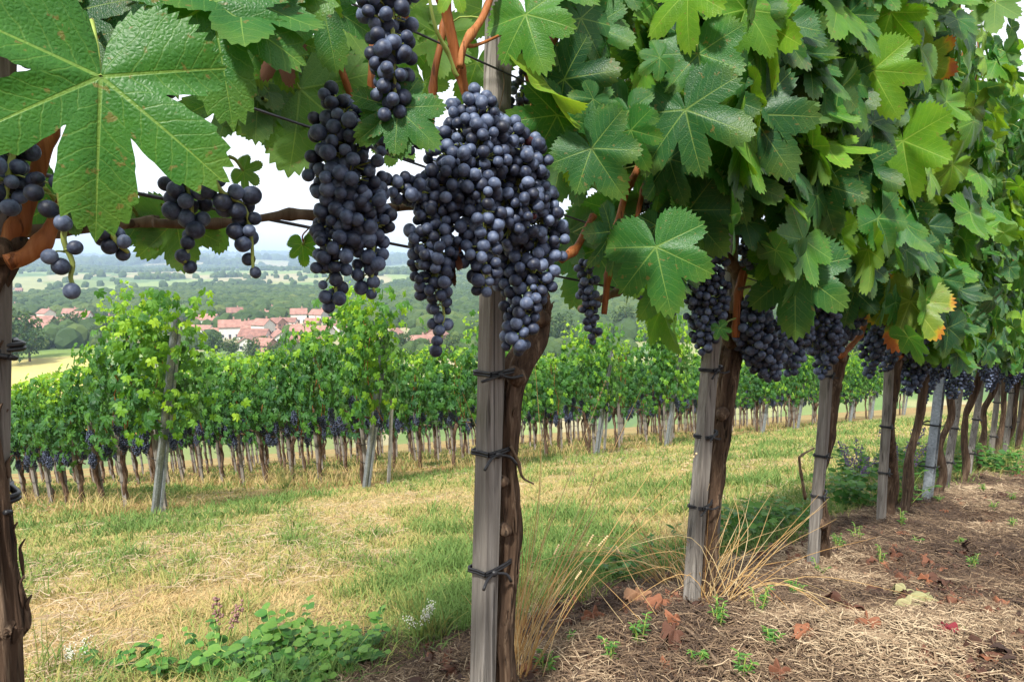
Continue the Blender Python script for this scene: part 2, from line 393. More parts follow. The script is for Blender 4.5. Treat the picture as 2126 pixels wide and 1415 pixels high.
m_leaf_far = leaf_mat('row_leaf', [(0, (.024, .085, .028)), (.3, (.042, .135, .028)), (.55, (.075, .20, .022)), (.72, (.15, .31, .022)), (.8, (.24, .42, .03)), (.93, (.26, .42, .03)), (1, (.45, .22, .04))], .38, False, False, .5)
m_weed = leaf_mat('weed_leaf', [(0, (.03, .10, .025)), (.5, (.055, .17, .03)), (1, (.11, .24, .045))], .3, False, False, .5)
def crown_mat():
    t = NT('tree_leaf'); rn = t.attr('rnd').outputs['Fac']; oi = t.n('ObjectInfo').outputs['Random']
    c1 = t.ramp(rn, [(0, (.022, .055, .022)), (.5, (.045, .095, .03)), (1, (.09, .14, .04))])
    c2 = t.mix(t.M('MULTIPLY', oi, .5), c1, t.mix(1, c1, (2.0, 1.4, .8, 1), 'MULTIPLY'))
    p = t.pbr(c2, .7, None, .2); tr = t.n('BsdfTranslucent'); t.l(t.mix(1, c2, (1.5, 1.5, .7, 1), 'MULTIPLY'), tr.inputs[0])
    ms = t.n('MixShader'); ms.inputs[0].default_value = .25; t.l(p, ms.inputs[1]); t.l(tr.outputs[0], ms.inputs[2]); return t.done(ms.outputs[0])
m_crown = crown_mat()
def berry_mat():
    t = NT('grape_skin'); o = t.obj(); rn = t.attr('rnd').outputs['Fac']
    b = t.noise(o, 85, 4, .65); b2 = t.noise(o, 260, 3, .6); b3 = t.noise(o, 9, 2, .5)
    f = t.M('ADD', t.M('MULTIPLY', b, .75), t.M('ADD', t.M('MULTIPLY', b2, .2), t.M('MULTIPLY', t.M('SUBTRACT', rn, .35), .30)))
    bloom = t.ramp(f, [(.30, (.010, .012, .022)), (.45, (.028, .038, .072)), (.60, (.078, .104, .172)), (.80, (.18, .225, .33))])
    bloom = t.mix(t.step(.94, .97, rn), bloom, (.09, .018, .025, 1))
    return t.done(t.pbr(bloom, t.M('ADD', .38, t.M('MULTIPLY', b, .3)), t.bump(b2, .12, .001), .45))
m_berry = berry_mat()
def wood_mat(name, ca, cb, cc, sc_=(1, 1, .06), rough=.8, scale=60, bs=.5, moss=False):
    t = NT(name); o = t.obj(); v = t.mapping(o, sc_)
    n1 = t.noise(v, scale, 6, .65, .6); n2 = t.noise(v, scale*.25, 4, .6, .4); n3 = t.noise(o, 6, 3)
    c = t.ramp(t.M('ADD', t.M('MULTIPLY', n1, .55), t.M('MULTIPLY', n2, .45)), [(.3, ca), (.5, cb), (.68, cc)])
    crk = t.step(.61, .68, t.noise(v, scale*.9, 3, .5, .2)); c = t.mix(t.M('MULTIPLY', crk, .7), c, (ca[0]*.4, ca[1]*.4, ca[2]*.4, 1))
    rv = t.M('MULTIPLY', t.n('ObjectInfo').outputs['Random'], .35); c = t.mix(rv, c, t.mix(1, c, (.75, .68, .6, 1), 'MULTIPLY'))
    c = t.mix(t.step(.55, .75, n3), c, t.mix(1, c, (.75, .8, .68, 1), 'MULTIPLY'))
    return t.done(t.pbr(c, rough, t.bump(t.M('SUBTRACT', n1, t.M('MULTIPLY', crk, .6)), bs, .003), .25))
m_stake = wood_mat('weathered_wood', (.085, .075, .065), (.20, .182, .16), (.35, .33, .30), (1, 1, .035), .85, 150, .9)
m_bark = wood_mat('vine_bark', (.022, .014, .009), (.085, .052, .032), (.27, .195, .13), (1, 1, .07), .9, 130, 1.0)
m_cane = wood_mat('cane_bark', (.15, .045, .014), (.30, .10, .028), (.46, .20, .07), (1, 1, .08), .6, 140, .6)
m_old = wood_mat('old_cane', (.07, .045, .028), (.16, .11, .07), (.27, .20, .14), (1, 1, .2), .85, 80, .6)
def steel_mat():
    t = NT('galvanised_steel'); o = t.obj(); vo = t.n('TexVoronoi'); t.l(o, vo.inputs['Vector']); vo.inputs['Scale'].default_value = 120
    c = t.ramp(t.M('ADD', t.M('MULTIPLY', vo.outputs['Color'], .3), t.M('MULTIPLY', t.noise(o, 12, 5, .6), .7)), [(.25, (.13, .145, .155)), (.7, (.34, .37, .39))])
    return t.done(t.pbr(c, .45, None, .5, .55))
m_steel = steel_mat()
def plain(name, col, rough=.6, metal=0., var=.25, scale=20, spec=.4, bump=.2):
    t = NT(name); o = t.obj(); n = t.noise(o, scale, 5, .6)
    c = t.ramp(n, [(.3, tuple(v*(1-var) for v in col)), (.7, tuple(min(1, v*(1+var)) for v in col))])
    return t.done(t.pbr(c, rough, t.bump(n, bump, .005), spec, metal))
m_wire = plain('wire_steel', (.10, .10, .11), .5, .6)
m_tie = plain('black_tie', (.018, .018, .02), .45)
m_petiole = plain('green_stalk', (.26, .33, .07), .5)
m_stem = plain('bunch_stalk', (.28, .34, .08), .55)
m_wall = plain('house_plaster', (.60, .57, .52), .9, 0, .12, .6)
m_wall2 = plain('brick_wall', (.38, .22, .17), .9, 0, .2, .8)
m_roof = plain('roof_tiles', (.29, .15, .115), .85, 0, .35, .5)
m_roof2 = plain('old_roof_tiles', (.22, .11, .085), .85, 0, .35, .5)
m_win = plain('window_glass', (.05, .06, .08), .2)
m_wood_dark = plain('dark_timber', (.09, .06, .045), .8)
m_conc = plain('pale_concrete', (.42, .41, .39), .9)
m_flower = plain('purple_petals', (.17, .12, .24), .7)
m_white = plain('pale_petals', (.6, .6, .5), .7)
def rnd_mat(name, stops, rough=.75, trans=0.):
    t = NT(name); rn = t.attr('rnd').outputs['Fac']; c = t.ramp(rn, stops)
    if not trans: return t.done(t.pbr(c, rough, None, .2))
    p = t.pbr(c, rough, None, .2); tr = t.n('BsdfTranslucent'); t.l(c, tr.inputs[0]); ms = t.n('MixShader'); ms.inputs[0].default_value = trans
    t.l(p, ms.inputs[1]); t.l(tr.outputs[0], ms.inputs[2]); return t.done(ms.outputs[0])
m_grass = rnd_mat('grass_blades', [(0, (.50, .36, .17)), (.3, (.46, .36, .15)), (.55, (.34, .33, .10)), (.8, (.22, .28, .075)), (1, (.13, .22, .055))], .7, .3)
m_straw = rnd_mat('straw', [(0, (.045, .030, .022)), (.4, (.105, .070, .045)), (.75, (.24, .165, .10)), (1, (.44, .34, .22))], .8)
m_dry = rnd_mat('dry_stalks', [(0, (.50, .28, .10)), (.5, (.60, .40, .17)), (1, (.68, .54, .30))], .6, .2)
def dead_mat():
    t = NT('dead_leaf'); rn = t.attr('rnd').outputs['Fac']; o = t.obj(); n = t.noise(o, 40, 5, .6)
    c = t.ramp(rn, [(0, (.05, .028, .02)), (.3, (.13, .055, .032)), (.5, (.25, .10, .05)), (.6, (.30, .14, .075)), (.75, (.36, .33, .17)), (.9, (.30, .30, .14)), (1, (.20, .025, .035))])
    c = t.mix(t.M('MULTIPLY', n, .5), c, t.mix(1, c, (.55, .5, .5, 1), 'MULTIPLY'))
    return t.done(t.pbr(c, .75, t.bump(n, .6, .004), .25))
m_dead = dead_mat()
def ground_mat():
    t = NT('ground'); o = t.obj(); b = t.attr('zone'); far = t.attr('fcol').outputs['Color']; sp = t.n('SeparateColor'); t.l(b.outputs['Color'], sp.inputs[0])
    zb, zf, zu = sp.outputs[0], sp.outputs[1], sp.outputs[2]     # litter, far, under-row soil
    n1 = t.noise(o, 1.3, 5, .6); n2 = t.noise(o, 14, 6, .7); n3 = t.noise(o, 90, 4, .7)
    g = t.ramp(t.M('ADD', t.M('MULTIPLY', n1, .5), t.M('MULTIPLY', n2, .5)), [(.36, (.14, .16, .045)), (.48, (.26, .23, .09)), (.6, (.38, .28, .13))])
    s = t.ramp(t.M('ADD', t.M('MULTIPLY', n2, .5), t.M('MULTIPLY', n3, .5)), [(.32, (.04, .025, .017)), (.5, (.11, .066, .042)), (.66, (.25, .155, .095))])
    o2 = t.ramp(n2, [(.35, (.16, .10, .045)), (.5, (.30, .17, .075)), (.65, (.26, .21, .08))])
    c = t.mix(zu, g, o2); c = t.mix(zb, c, s)
    fn = t.noise(t.mapping(o, (.05, .05, .05)), 1.2, 6, .65)
    fc = t.mix(.35, far, t.mix(1, far, t.ramp(fn, [(.3, (.5, .6, .6)), (.7, (1.6, 1.5, 1.4))]), 'MULTIPLY'))
    c = t.mix(zf, c, fc)
    h = t.M('ADD', t.M('MULTIPLY', n2, .6), t.M('MULTIPLY', n3, .4))
    return t.done(t.pbr(c, .95, t.bump(h, .8, .02), .1))
m_ground = ground_mat()
def EDGE(x, y, a): return np.interp(a, [-1.5, .3, .7, 1.2, 1.5, 1.9, 2.7, 4, 5, 9], [.62, .60, .52, .48, .38, .26, .13, -.02, -.15, -.2])+(fbm(x*2.2, y*2.2, 3, 9)-.5)*.5
#@@GROUND
# ------------------------------------------------------------------ the ground, one sheet to the horizon
def far_sites():
    rg = np.random.default_rng(3); S = []; C = []
    pal = [(.15, .20, .07), (.25, .26, .12), (.12, .19, .06), (.30, .27, .16), (.19, .25, .09), (.11, .17, .07)]
    for i in range(700):
        d = 130*math.exp(rg.uniform(0, 4.1)); a = rg.uniform(-.9, .9); S.append((math.log(d)*7, a*14)); C.append(pal[rg.integers(len(pal))])
    return np.array(S), np.array(C)
SIT, SCOL = far_sites()
def forest(x, y):
    d = np.hypot(x, y); az = np.arctan2(x, y)
    f = fbm(x/260+11, y/260+5, 4, 61)
    rt = sstep(-.16, -.04, az)
    f = f+.25*rt*(1-sstep(1500, 2500, d))
    f = f+.14*np.exp(-((d-610)/150)**4)*(1-rt)                # the dark wooded belt above the village
    f = f-.13*sstep(760, 820, d)*(1-sstep(1400, 1900, d))*(1-rt)+.03*sstep(1900, 2600, d)
    return f
def build_ground():
    ang = np.radians(np.concatenate([np.linspace(-50, 50, 420), np.linspace(50, 310, 90)[1:-1]]))
    rad = np.concatenate([[.02], np.geomspace(.35, 12, 330)[:-1], 12*1.031**np.arange(222)]); na, nr = len(ang), len(rad)
    A, Rr = np.meshgrid(ang, rad, indexing='xy'); X = (np.sin(A)*Rr).ravel(); Y = (np.cos(A)*Rr).ravel(); Z = G(X, Y)
    i, j = np.meshgrid(np.arange(nr-1), np.arange(na), indexing='ij'); j2 = (j+1) % na
    Fq = np.stack([i*na+j, (i+1)*na+j, (i+1)*na+j2, i*na+j2], -1).reshape(-1, 4)
    mb = MB(); mb.add(np.stack([X, Y, Z], -1), [Fq]); me = mb.mesh('ground', m_ground)
    a, b = AB(X, Y); d = np.hypot(X, Y)
    lit = 1-sstep(-.12, .12, b-EDGE(X, Y, a))
    farz = sstep(55, 110, d)
    und = np.zeros_like(a); kk = (a-1.70)/2.36; fr = np.abs(kk-np.round(kk))*2.36
    und = (1-sstep(.25, .8, fr+(fbm(X*1.3, Y*1.3, 3, 19)-.5)*.8))*sstep(5.6, 6.3, b)*(1-farz)
    zc = np.stack([lit, farz, und, np.ones_like(a)], -1)
    at = me.color_attributes.new('zone', 'FLOAT_COLOR', 'POINT'); at.data.foreach_set('color', zc.astype(np.float32).ravel())
    q = np.stack([np.log(np.maximum(d, 1))*7, np.arctan2(X, Y)*14], -1); q = q+np.stack([vnoise(X/60, Y/60, 4), vnoise(X/60, Y/60, 8)], -1)*.5
    idx = np.zeros(len(q), int)
    for k in range(0, len(q), 20000):
        idx[k:k+20000] = np.argmin(((q[k:k+20000, None]-SIT[None])**2).sum(-1), 1)
    fc = SCOL[idx]; fo = sstep(.50, .54, forest(X, Y))[:, None]*sstep(450, 520, d)[:, None]
    fc = fc*(1-fo)+np.array([.035, .065, .03])*fo
    # the yellow vineyard field and green strip at the left below the village
    px, py, _ = proj(np.stack([X, Y, Z], -1)); az = np.arctan2(X, Y)
    yel = ((az < math.radians(-31.5)) & (d > 150) & (d < 232))[:, None]; fc = np.where(yel, np.array([.42, .36, .13]), fc)
    grn = ((az < math.radians(-30)) & (d >= 232) & (d < 262))[:, None]; fc = np.where(grn, np.array([.15, .21, .05]), fc)
    at = me.color_attributes.new('fcol', 'FLOAT_COLOR', 'POINT'); at.data.foreach_set('color', np.concatenate([fc, np.ones((len(fc), 1))], 1).astype(np.float32).ravel())
    o = link('ground', me); tag(o, 'sloping vineyard hillside running down to a valley of fields', 'ground', kind='structure')
build_ground()
# ------------------------------------------------------------------ grass, straw and litter (uncountable)
def scatter(n, r0, r1, amax=43, amin=-43, power=1.0):
    a = np.radians(rng.uniform(amin, amax, n)); r = r0*(r1/r0)**(rng.uniform(0, 1, n)**power); x = np.sin(a)*r; y = np.cos(a)*r; return x, y, r
def blades(mb, x, y, h, wd, lean, rnd, az=None, droop=.4):
    n = len(x); z = G(x, y)-.003
    az = rng.uniform(0, 2*math.pi, n) if az is None else az
    dx, dy = np.cos(az), np.sin(az); fz = rng.uniform(0, math.pi*2, n); wx, wy = np.cos(fz)*wd/2, np.sin(fz)*wd/2
    B = np.stack([x, y, z], -1); Dv = np.stack([dx*lean, dy*lean, np.ones(n)], -1); Dv = norm(Dv)*h[:, None]
    W = np.stack([wx, wy, np.zeros(n)], -1)
    m = B+Dv*.5+np.stack([np.zeros(n)]*2+[h*.06], -1); tp = B+Dv+np.stack([dx*h*droop*.5, dy*h*droop*.5, -h*droop*.35], -1)
    V = np.stack([B-W, B+W, m+W*.75, m-W*.75, tp], 1).reshape(-1, 3); o = np.arange(n)[:, None]*5
    mb.add(V, [np.array([[0, 1, 2, 3]])+o, np.array([[3, 2, 4]])+o], np.repeat(rnd, 5))
mb = MB()
x, y, r = scatter(330000, .75, 24, power=.9); a, b = AB(x, y)
patch = fbm(x*.8, y*.8, 4, 44); fine = fbm(x*5, y*5, 2, 47)
lit = (b < EDGE(x, y, a)+rng.normal(0, .07, len(x)))
kk = (a-1.70)/2.36; fr = np.abs(kk-np.round(kk))*2.36
keep = (~lit) & (rng.uniform(0, 1, len(x)) < np.where((b > 6) & (fr < .45), .45, 1)); x, y, r, a, b, patch, fine = [q[keep] for q in (x, y, r, a, b, patch, fine)]
green = np.clip((patch-.5)*2.2+(fine-.5)*1.9+.43+.12*sstep(2.6, 1.6, r)+rng.normal(0, .27, len(x)), 0, 1)
h = rng.uniform(.014, .05, len(x))*(.7+1.1*green)*(.6+1.1*fine)*(1+.03*r); wd = (.0018+.0011*r)*rng.uniform(.6, 1.3, len(x))
blades(mb, x, y, h, wd, rng.uniform(.2, 2.2, len(x))*(1.5-green), green)
# taller tufts round the trunks of the far rows and along the path edge
x, y, r = scatter(60000, 4.5, 26); a, b = AB(x, y); kk = (a-1.70)/2.36; fr = np.abs(kk-np.round(kk))*2.36
cl = fbm(x*1.5, y*1.5, 3, 71); keep = (b > 5.9) & (fr < .55) & (cl > .5); x, y, r = x[keep], y[keep], r[keep]
blades(mb, x, y, rng.uniform(.08, .28, len(x)), .003+.0008*r, rng.uniform(.1, .8, len(x)), np.clip(rng.normal(.25, .25, len(x)), 0, 1))
o = link('grass', mb.mesh('grass', m_grass)); tag(o, 'short half-dry grass of the path between the rows', 'grass', kind='stuff')
def sticks(mb, x, y, L, wd, rnd, lift=.0):
    n = len(x); z = G(x, y)+rng.uniform(.002, .016, n)+lift; az = rng.uniform(0, 2*math.pi, n); tl = rng.normal(0, .18, n)
    D = np.stack([np.cos(az)*np.cos(tl), np.sin(az)*np.cos(tl), np.sin(tl)], -1)*L[:, None]/2; S_ = norm(np.cross(D, [0, 0, 1.]))*wd[:, None]/2
    C = np.stack([x, y, z], -1); bend = np.stack([rng.normal(0, .08, n)*L, rng.normal(0, .08, n)*L, rng.uniform(0, .12, n)*L], -1); up = np.array([0, 0, 1.])*wd[:, None]*.5
    V = np.stack([C-D-S_, C-D+S_, C+bend-S_, C+bend+S_, C+D-S_*.6, C+D+S_*.6, C-D+up, C+bend+up, C+D+up], 1).reshape(-1, 3); o = np.arange(n)[:, None]*9
    mb.add(V, [np.concatenate([np.array([q])+o for q in ((0, 2, 7, 6), (2, 4, 8, 7), (6, 7, 3, 1), (7, 8, 5, 3))])], np.repeat(rnd, 9))
mb = MB()
x, y, r = scatter(230000, .55, 14, 43, -20, .75); a, b = AB(x, y)
edge = EDGE(x, y, a)+.08
keep = (b < edge) | ((rng.uniform(0, 1, len(x)) < .10) & (b < edge+.5)); x, y, r = x[keep], y[keep], r[keep]
pt = fbm(x*3, y*3, 3, 81)
keep = rng.uniform(0, 1, len(x)) < .6+1.1*(pt-.3); x, y, r, pt = x[keep], y[keep], r[keep], pt[keep]
x2, y2, r2 = scatter(120000, 2.6, 13, 43, 10, .9); a, b = AB(x2, y2); k2 = (b < EDGE(x2, y2, a)+.05) & (b > -4); x, y, r = np.concatenate([x, x2[k2]]), np.concatenate([y, y2[k2]]), np.concatenate([r, r2[k2]]); pt = fbm(x*3, y*3, 3, 81)
sticks(mb, x, y, rng.uniform(.010, .055, len(x))*(1+.06*r), rng.uniform(.0007, .0020, len(x))*(1+.15*r), np.clip(rng.normal(.42, .26, len(x))+(pt-.5)*1.3, 0, 1))
o = link('straw_litter', mb.mesh('straw_litter', m_straw)); tag(o, 'dry straw and stalk litter on the bare soil under the row', 'straw litter', kind='stuff')
mb = MB()
x, y, r = scatter(22000, 1.6, 20, 40, -43); a, b = AB(x, y); pt = fbm(x*.9+3, y*.9, 3, 91)
keep = (b > .3) & (pt > .53) & (rng.uniform(0, 1, len(x)) < .9); x, y, r = x[keep], y[keep], r[keep]
sticks(mb, x, y, rng.uniform(.02, .10, len(x)), rng.uniform(.001, .0022, len(x))*(1+.2*r), np.clip(rng.normal(.85, .2, len(x)), 0, 1), .02)
o = link('mown_hay', mb.mesh('mown_hay', m_straw)); tag(o, 'pale mown hay lying in patches on the grass path', 'hay', kind='stuff')
# ------------------------------------------------------------------ foreground row: stakes, wires, ties
def pipx(px0, py0, px1, py1, off=0, off1=None): return [R(px0, py0, off), R(px1, py1, off if off1 is None else off1)]
def stake(p0, p1, wid, label, group='wooden stakes of the near row', rnd=0):
    p0, p1 = np.array(p0), np.array(p1)
    if p0[2] > float(G(p0[0], p0[1]))-.03:                       # carry the foot into the ground
        d = (p0-p1)/abs(p0[2]-p1[2]); p0 = p0+d*(p0[2]-float(G(p0[0], p0[1]))+.05)
    g = thing('wooden_stake', label, 'stake', (p0[0], p0[1], float(G(p0[0], p0[1]))), group)
    mb = MB(); Z = norm(p1-p0); X = norm(np.cross(np.array([N[0], N[1], 0.]), Z)); Y = np.cross(Z, X); m = 14
    V = []; L = np.linspace(0, 1, m)
    an = random.uniform(-.35, .1); X, Y = X*math.cos(an)+Y*math.sin(an), -X*math.sin(an)+Y*math.cos(an)
    sec = [(-1, -.8), (-.8, -1), (.8, -1), (1, -.8), (1, .8), (.8, 1), (-.8, 1), (-1, .8)]
    for t in L:
        c = p0+(p1-p0)*t+X*.003*math.sin(t*5+rnd)+Y*.002*math.sin(t*8)
        for (a_, b_) in sec: V.append(c+X*a_*wid/2*(1+.03*random.uniform(-1, 1))+Y*b_*wid/2)
    i, j = np.meshgrid(np.arange(m-1), np.arange(8), indexing='ij'); j2 = (j+1) % 8
    Fq = np.stack([i*8+j, i*8+j2, (i+1)*8+j2, (i+1)*8+j], -1).reshape(-1, 4)
    mb.add(V, [Fq, np.array([[7, 6, 5, 4, 3, 2, 1, 0]]), np.array([[(m-1)*8+k for k in range(8)]])], 0, None, 0, False)
    part('shaft', mb, m_stake, g); return g, p0, p1, X, Y
def tie(parent, c, w1, extra, tilt=0.0, tail=(.04, .012), q=0):
    """a black rubber tie round stake and trunk with a knot and two loose ends, c = stake centre"""
    mb = MB(); u3 = np.array([U[0], U[1], tilt]); n3 = np.array([N[0], N[1], 0.]); up = np.array([0, 0, 1.])
    hw = w1/2+.002; pts = []
    for (a_, b_) in ((-hw, -hw), (hw*.4, -hw*1.02), (hw+extra*.5, -hw*.8), (hw+extra, -.3*hw), (hw+extra, .5*hw), (hw+extra*.5, hw*.9), (-hw, hw), (-hw*1.03, 0), (-hw, -hw)):
        pts.append(c+u3*a_+n3*b_)
    tube(mb, pts, .0022, 6, 3, cap=False)
    tube(mb, [p+up*.004 for p in pts[::-1]], .0022, 6, 3, cap=False)
    k = c-n3*(hw+.003)-u3*hw*.1
    s_ = MB(); mb.inst(ICO1, np.array([np.diag([.006, .005, .006])]), np.array([k]))
    tube(mb, [k, k-u3*.02-n3*.006-up*.001, k-u3*tail[0]-n3*.012-up*tail[1]], .0024, 6, 3)
    tube(mb, [k, k+u3*.02-n3*.006-up*.006, k+u3*tail[0]*.8-n3*.01-up*(.02 if q else .004)], .0024, 6, 3)
    part('tie', mb, m_tie, parent)
def on(p0, p1, py):
    """point of a stake's axis at picture height py"""
    lo, hi = 0., 1.
    for _ in range(30):
        m = (lo+hi)/2; yy = proj(p0+(p1-p0)*m)[1]
        if yy > py: lo = m
        else: hi = m
    return p0+(p1-p0)*lo
SW = .032
def stk(*a_, **k): return stake(*a_, **k)
g, p0, p1, _, _ = stk(*pipx(-66, 1500, -16, -260, .0), .045, 'grey wooden stake at the left edge, behind the thick shaggy trunk')
for py in (725, 1040): tie(g, on(p0, p1, py), .045, .004, 0, (.02, .0))
g, p0, p1, _, _ = stk(*pipx(1000, 1440, 1047, -200), SW, 'tall grey wooden stake rising through the biggest cluster of grapes', rnd=1)
for py, tl, q in ((775, (.05, .002), 0), (938, (.04, .012), 1), (1180, (.035, .01), 1)): tie(g, on(p0, p1, py), SW, .042, 0, tl, q)
g, p0, p1, _, _ = stk(*pipx(1437, 1225, 1482, 655), .031, 'short grey stake with a flat cut top, second in the near row', rnd=2)
for py, tl, q in ((768, (.05, .01), 0), (905, (.03, .0), 0), (1050, (.05, .0), 0)): tie(g, on(p0, p1, py), .031, .035, 0, tl, q)
stk(*pipx(1478, 1190, 1527, 380, -.04), .026, 'slim grey stake behind the short flat-topped one', rnd=3)
g, p0, p1, _, _ = stk(*pipx(1689, 1175, 1724, 640), .031, 'grey stake beside the twisted trunk, with two black ties, third in the near row', rnd=4)
for py in (945, 1028, 780): tie(g, on(p0, p1, py), .031, .042, 0, (.03, .003))
g, p0, p1, _, _ = stk(*pipx(1829, 1105, 1852, 600), .031, 'grey stake just left of the tall steel post', rnd=5)
for py in (980, 885): tie(g, on(p0, p1, py), .031, .042, 0, (.03, .003))
NSTK = [(1962, 1018, 2003, 720), (2008, 1000, 2047, 720), (2056, 965, 2079, 730), (2087, 945, 2108, 740), (2112, 935, 2128, 740), (2134, 925, 2150, 740)]
NAM = ['first', 'second', 'third', 'fourth', 'fifth', 'sixth']
for i, (x0, y0, x1, y1) in enumerate(NSTK):
    g, p0, p1, _, _ = stk(*pipx(x0, y0, x1, y1), .035, 'weathered stake, %s to the right of the tall steel post' % NAM[i], rnd=6+i)
    for py in (y0-60, y0-130): tie(g, on(p0, p1, py), .035, .042, 0, (.03, .003))
# the steel post, a C profile
def cpost(p0, p1, wd, dp, name, label, cat, group=None, th=.004, mat=None, extra=None):
    g = thing(name, label, cat, (p0[0], p0[1], float(G(p0[0], p0[1]))), group); mb = MB(); Z = norm(p1-p0)
    X = norm(np.cross(np.array([N[0], N[1], 0.]), Z)); Y = np.cross(Z, X); h = wd/2
    sec = [(-h, dp), (-h, 0), (-h*.45, 0), (-h*.3, dp*.35), (h*.3, dp*.35), (h*.45, 0), (h, 0), (h, dp), (h-th, dp), (h-th, th), (h*.5, th), (h*.35, dp*.35+th), (-h*.35, dp*.35+th), (-h*.5, th), (-h+th, th), (-h+th, dp)]
    n = len(sec); V = [p+X*a_+Y*b_ for p in (p0, p1) for a_, b_ in sec]
    mb.add(V, [np.array([[j, (j+1) % n, n+(j+1) % n, n+j] for j in range(n)]), np.array([[n+0, n+1, n+14, n+15], [n+1, n+6, n+9, n+14], [n+6, n+7, n+8, n+9]])], 0, None, 0, False)
    part('profile', mb, mat or m_steel, g)
    return g
p0, p1 = pipx(1912, 1072, 2030, 44); 
g = cpost(p0-[0, 0, .05], p1, .062, -.035, 'steel_post', 'tall galvanised steel post standing in the near row', 'post')
tie(g, on(p0, p1, 965), .065, .02, 0, (.05, .0)); tie(g, on(p0, p1, 880), .065, .02, 0, (.05, .0))
mb = MB(); e = p1+np.array([0, 0, -.03]); tube(mb, [e, e+[.02, -.02, .05], e+[-.02, -.01, .09], e+[.0, 0, .16]], .003, 5, 4); tube(mb, [e+[.02, -.02, .05], e+[.06, -.03, .02]], .003, 5, 2); part('wire_hook', mb, m_wire, g)
def wire(pxs, label, rad=.0016, off=.0, offe=None):
    P = [R(px, py, off) for px, py in pxs]; d = norm(P[-1]-P[0]); P = [P[0]-d*.6]+P+[P[-1]+d*5.5]
    m = MB(); tube(m, P, rad, 6, 4); o = link('trellis_wire', m.mesh('trellis_wire', m_wire)); tag(o, label, 'wire', 'trellis wires of the near row')
wire([(540, 452), (1180, 578), (1540, 650)], 'lowest trellis wire, running at grape height behind the clusters', .0019)
wire([(480, 210), (860, 335), (1240, 470)], 'middle trellis wire passing behind the grapes')
wire([(880, 75), (1180, 210), (1500, 355)], 'upper trellis wire crossing in front of the tall stake', .0016, .03)
wire([(880, -190), (1180, 20), (1500, 210)], 'highest trellis wire, hidden among the top leaves', .0016, .0)
#@@VINES
# ------------------------------------------------------------------ foreground vines
TB = {'s': MB}
def berries_in(path, rad, d, seed, fill=1.0, near_bias=True, sparse=1.0):
    rg = np.random.default_rng(seed); C = smooth_path(path, 8); m = len(C)
    rr = np.interp(np.linspace(0, 1, m), np.linspace(0, 1, len(rad)), rad); cand = 2600
    L = np.linalg.norm(C[-1]-C[0])
    i = rg.integers(0, m, cand); dv = norm(rg.normal(size=(cand, 3))); q = np.where(rg.uniform(size=cand) < .8, rg.uniform(.72, 1.0, cand), rg.uniform(0, .7, cand))
    Rr = np.maximum(rr[i]-d*.35, d*.3)
    P = C[i]+dv*(q*Rr)[:, None]+rg.normal(0, .12*d, (cand, 3)); out = []
    out = np.zeros((0, 3)); mn = d*.84; idx = []
    for k in range(cand):
        if rg.uniform() > sparse: continue
        if len(out) and np.min(((out-P[k])**2).sum(1)) < mn*mn: continue
        out = np.vstack([out, P[k]]); idx.append(i[k])
    return out, C[np.array(idx)], C
def bunch(parent, path, rad, d, seed, tpl=None, sparse=1.0, label=None, explicit=None, stalk=True, shrivel=.0):
    rg = np.random.default_rng(seed+500); tpl = tpl or ICO2
    if explicit is None: B, Cx, C = berries_in(path, rad, d, seed, sparse=sparse)
    else:
        C = smooth_path(path, 8); B = np.array(explicit); Cx = C[[int(np.argmin(((C-b_)**2).sum(1))) for b_ in B]]
    n = len(B); mb = MB(); sc3 = d/2*np.clip(rg.normal(.95, .11, n), .55, 1.14)
    if shrivel: sc3 = np.where(rg.uniform(size=n) < shrivel, sc3*.55, sc3)
    Rm = randrot(n)*(sc3[:, None, None]*np.clip(1+rg.normal(0, .045, (n, 1, 3)), .9, 1.12)); rn = rg.uniform(0, .93, n)
    rn = np.where(rg.uniform(size=n) < .003+shrivel*.25, .98, rn)
    mb.inst(tpl, Rm, B, rn); o = part('grape_bunch', mb, m_berry, parent)
    if label: o['label'] = label
    if stalk:
        s_ = MB(); tube(s_, C[::2]+np.array([-N[0], -N[1], 0])*.006, [.0028, .0016], 5, 0, rnd=0)
        for b_, c_ in list(zip(B, Cx)): tube(s_, [c_, (b_+c_)/2+rg.normal(0, .002, 3), b_], [.0011, .0008], 4, 2, cap=False)
        k = MB(); k.V = s_.V; k.F = s_.F; k.A = s_.A; k.UV = s_.UV; k.M = s_.M; k.S = s_.S; k.n = s_.n
        so_ = link('stalk', k.mesh('stalk', m_stem, origin=parent.location), o); KIDS.setdefault(o.name, []).append(so_)
    return o
def pxpath(pts, off): return [R(a_, b_, off) for a_, b_ in pts]
def pxsize(px, py, off, s): return float(np.linalg.norm(R(px, py, off)) * s / F / math.sqrt(1+((px-CX)**2+(py-CY)**2)/F**2))
def zdep(px, py, off): return float(proj(R(px, py, off))[2])
def pbunch(parent, pts, hw, bpx, seed, off=.1, **k):
    mid = pts[len(pts)//2]; z = zdep(*mid, off); return bunch(parent, pxpath(pts, off), [h_*z/F for h_ in hw], bpx*.95*z/F, seed, **k)
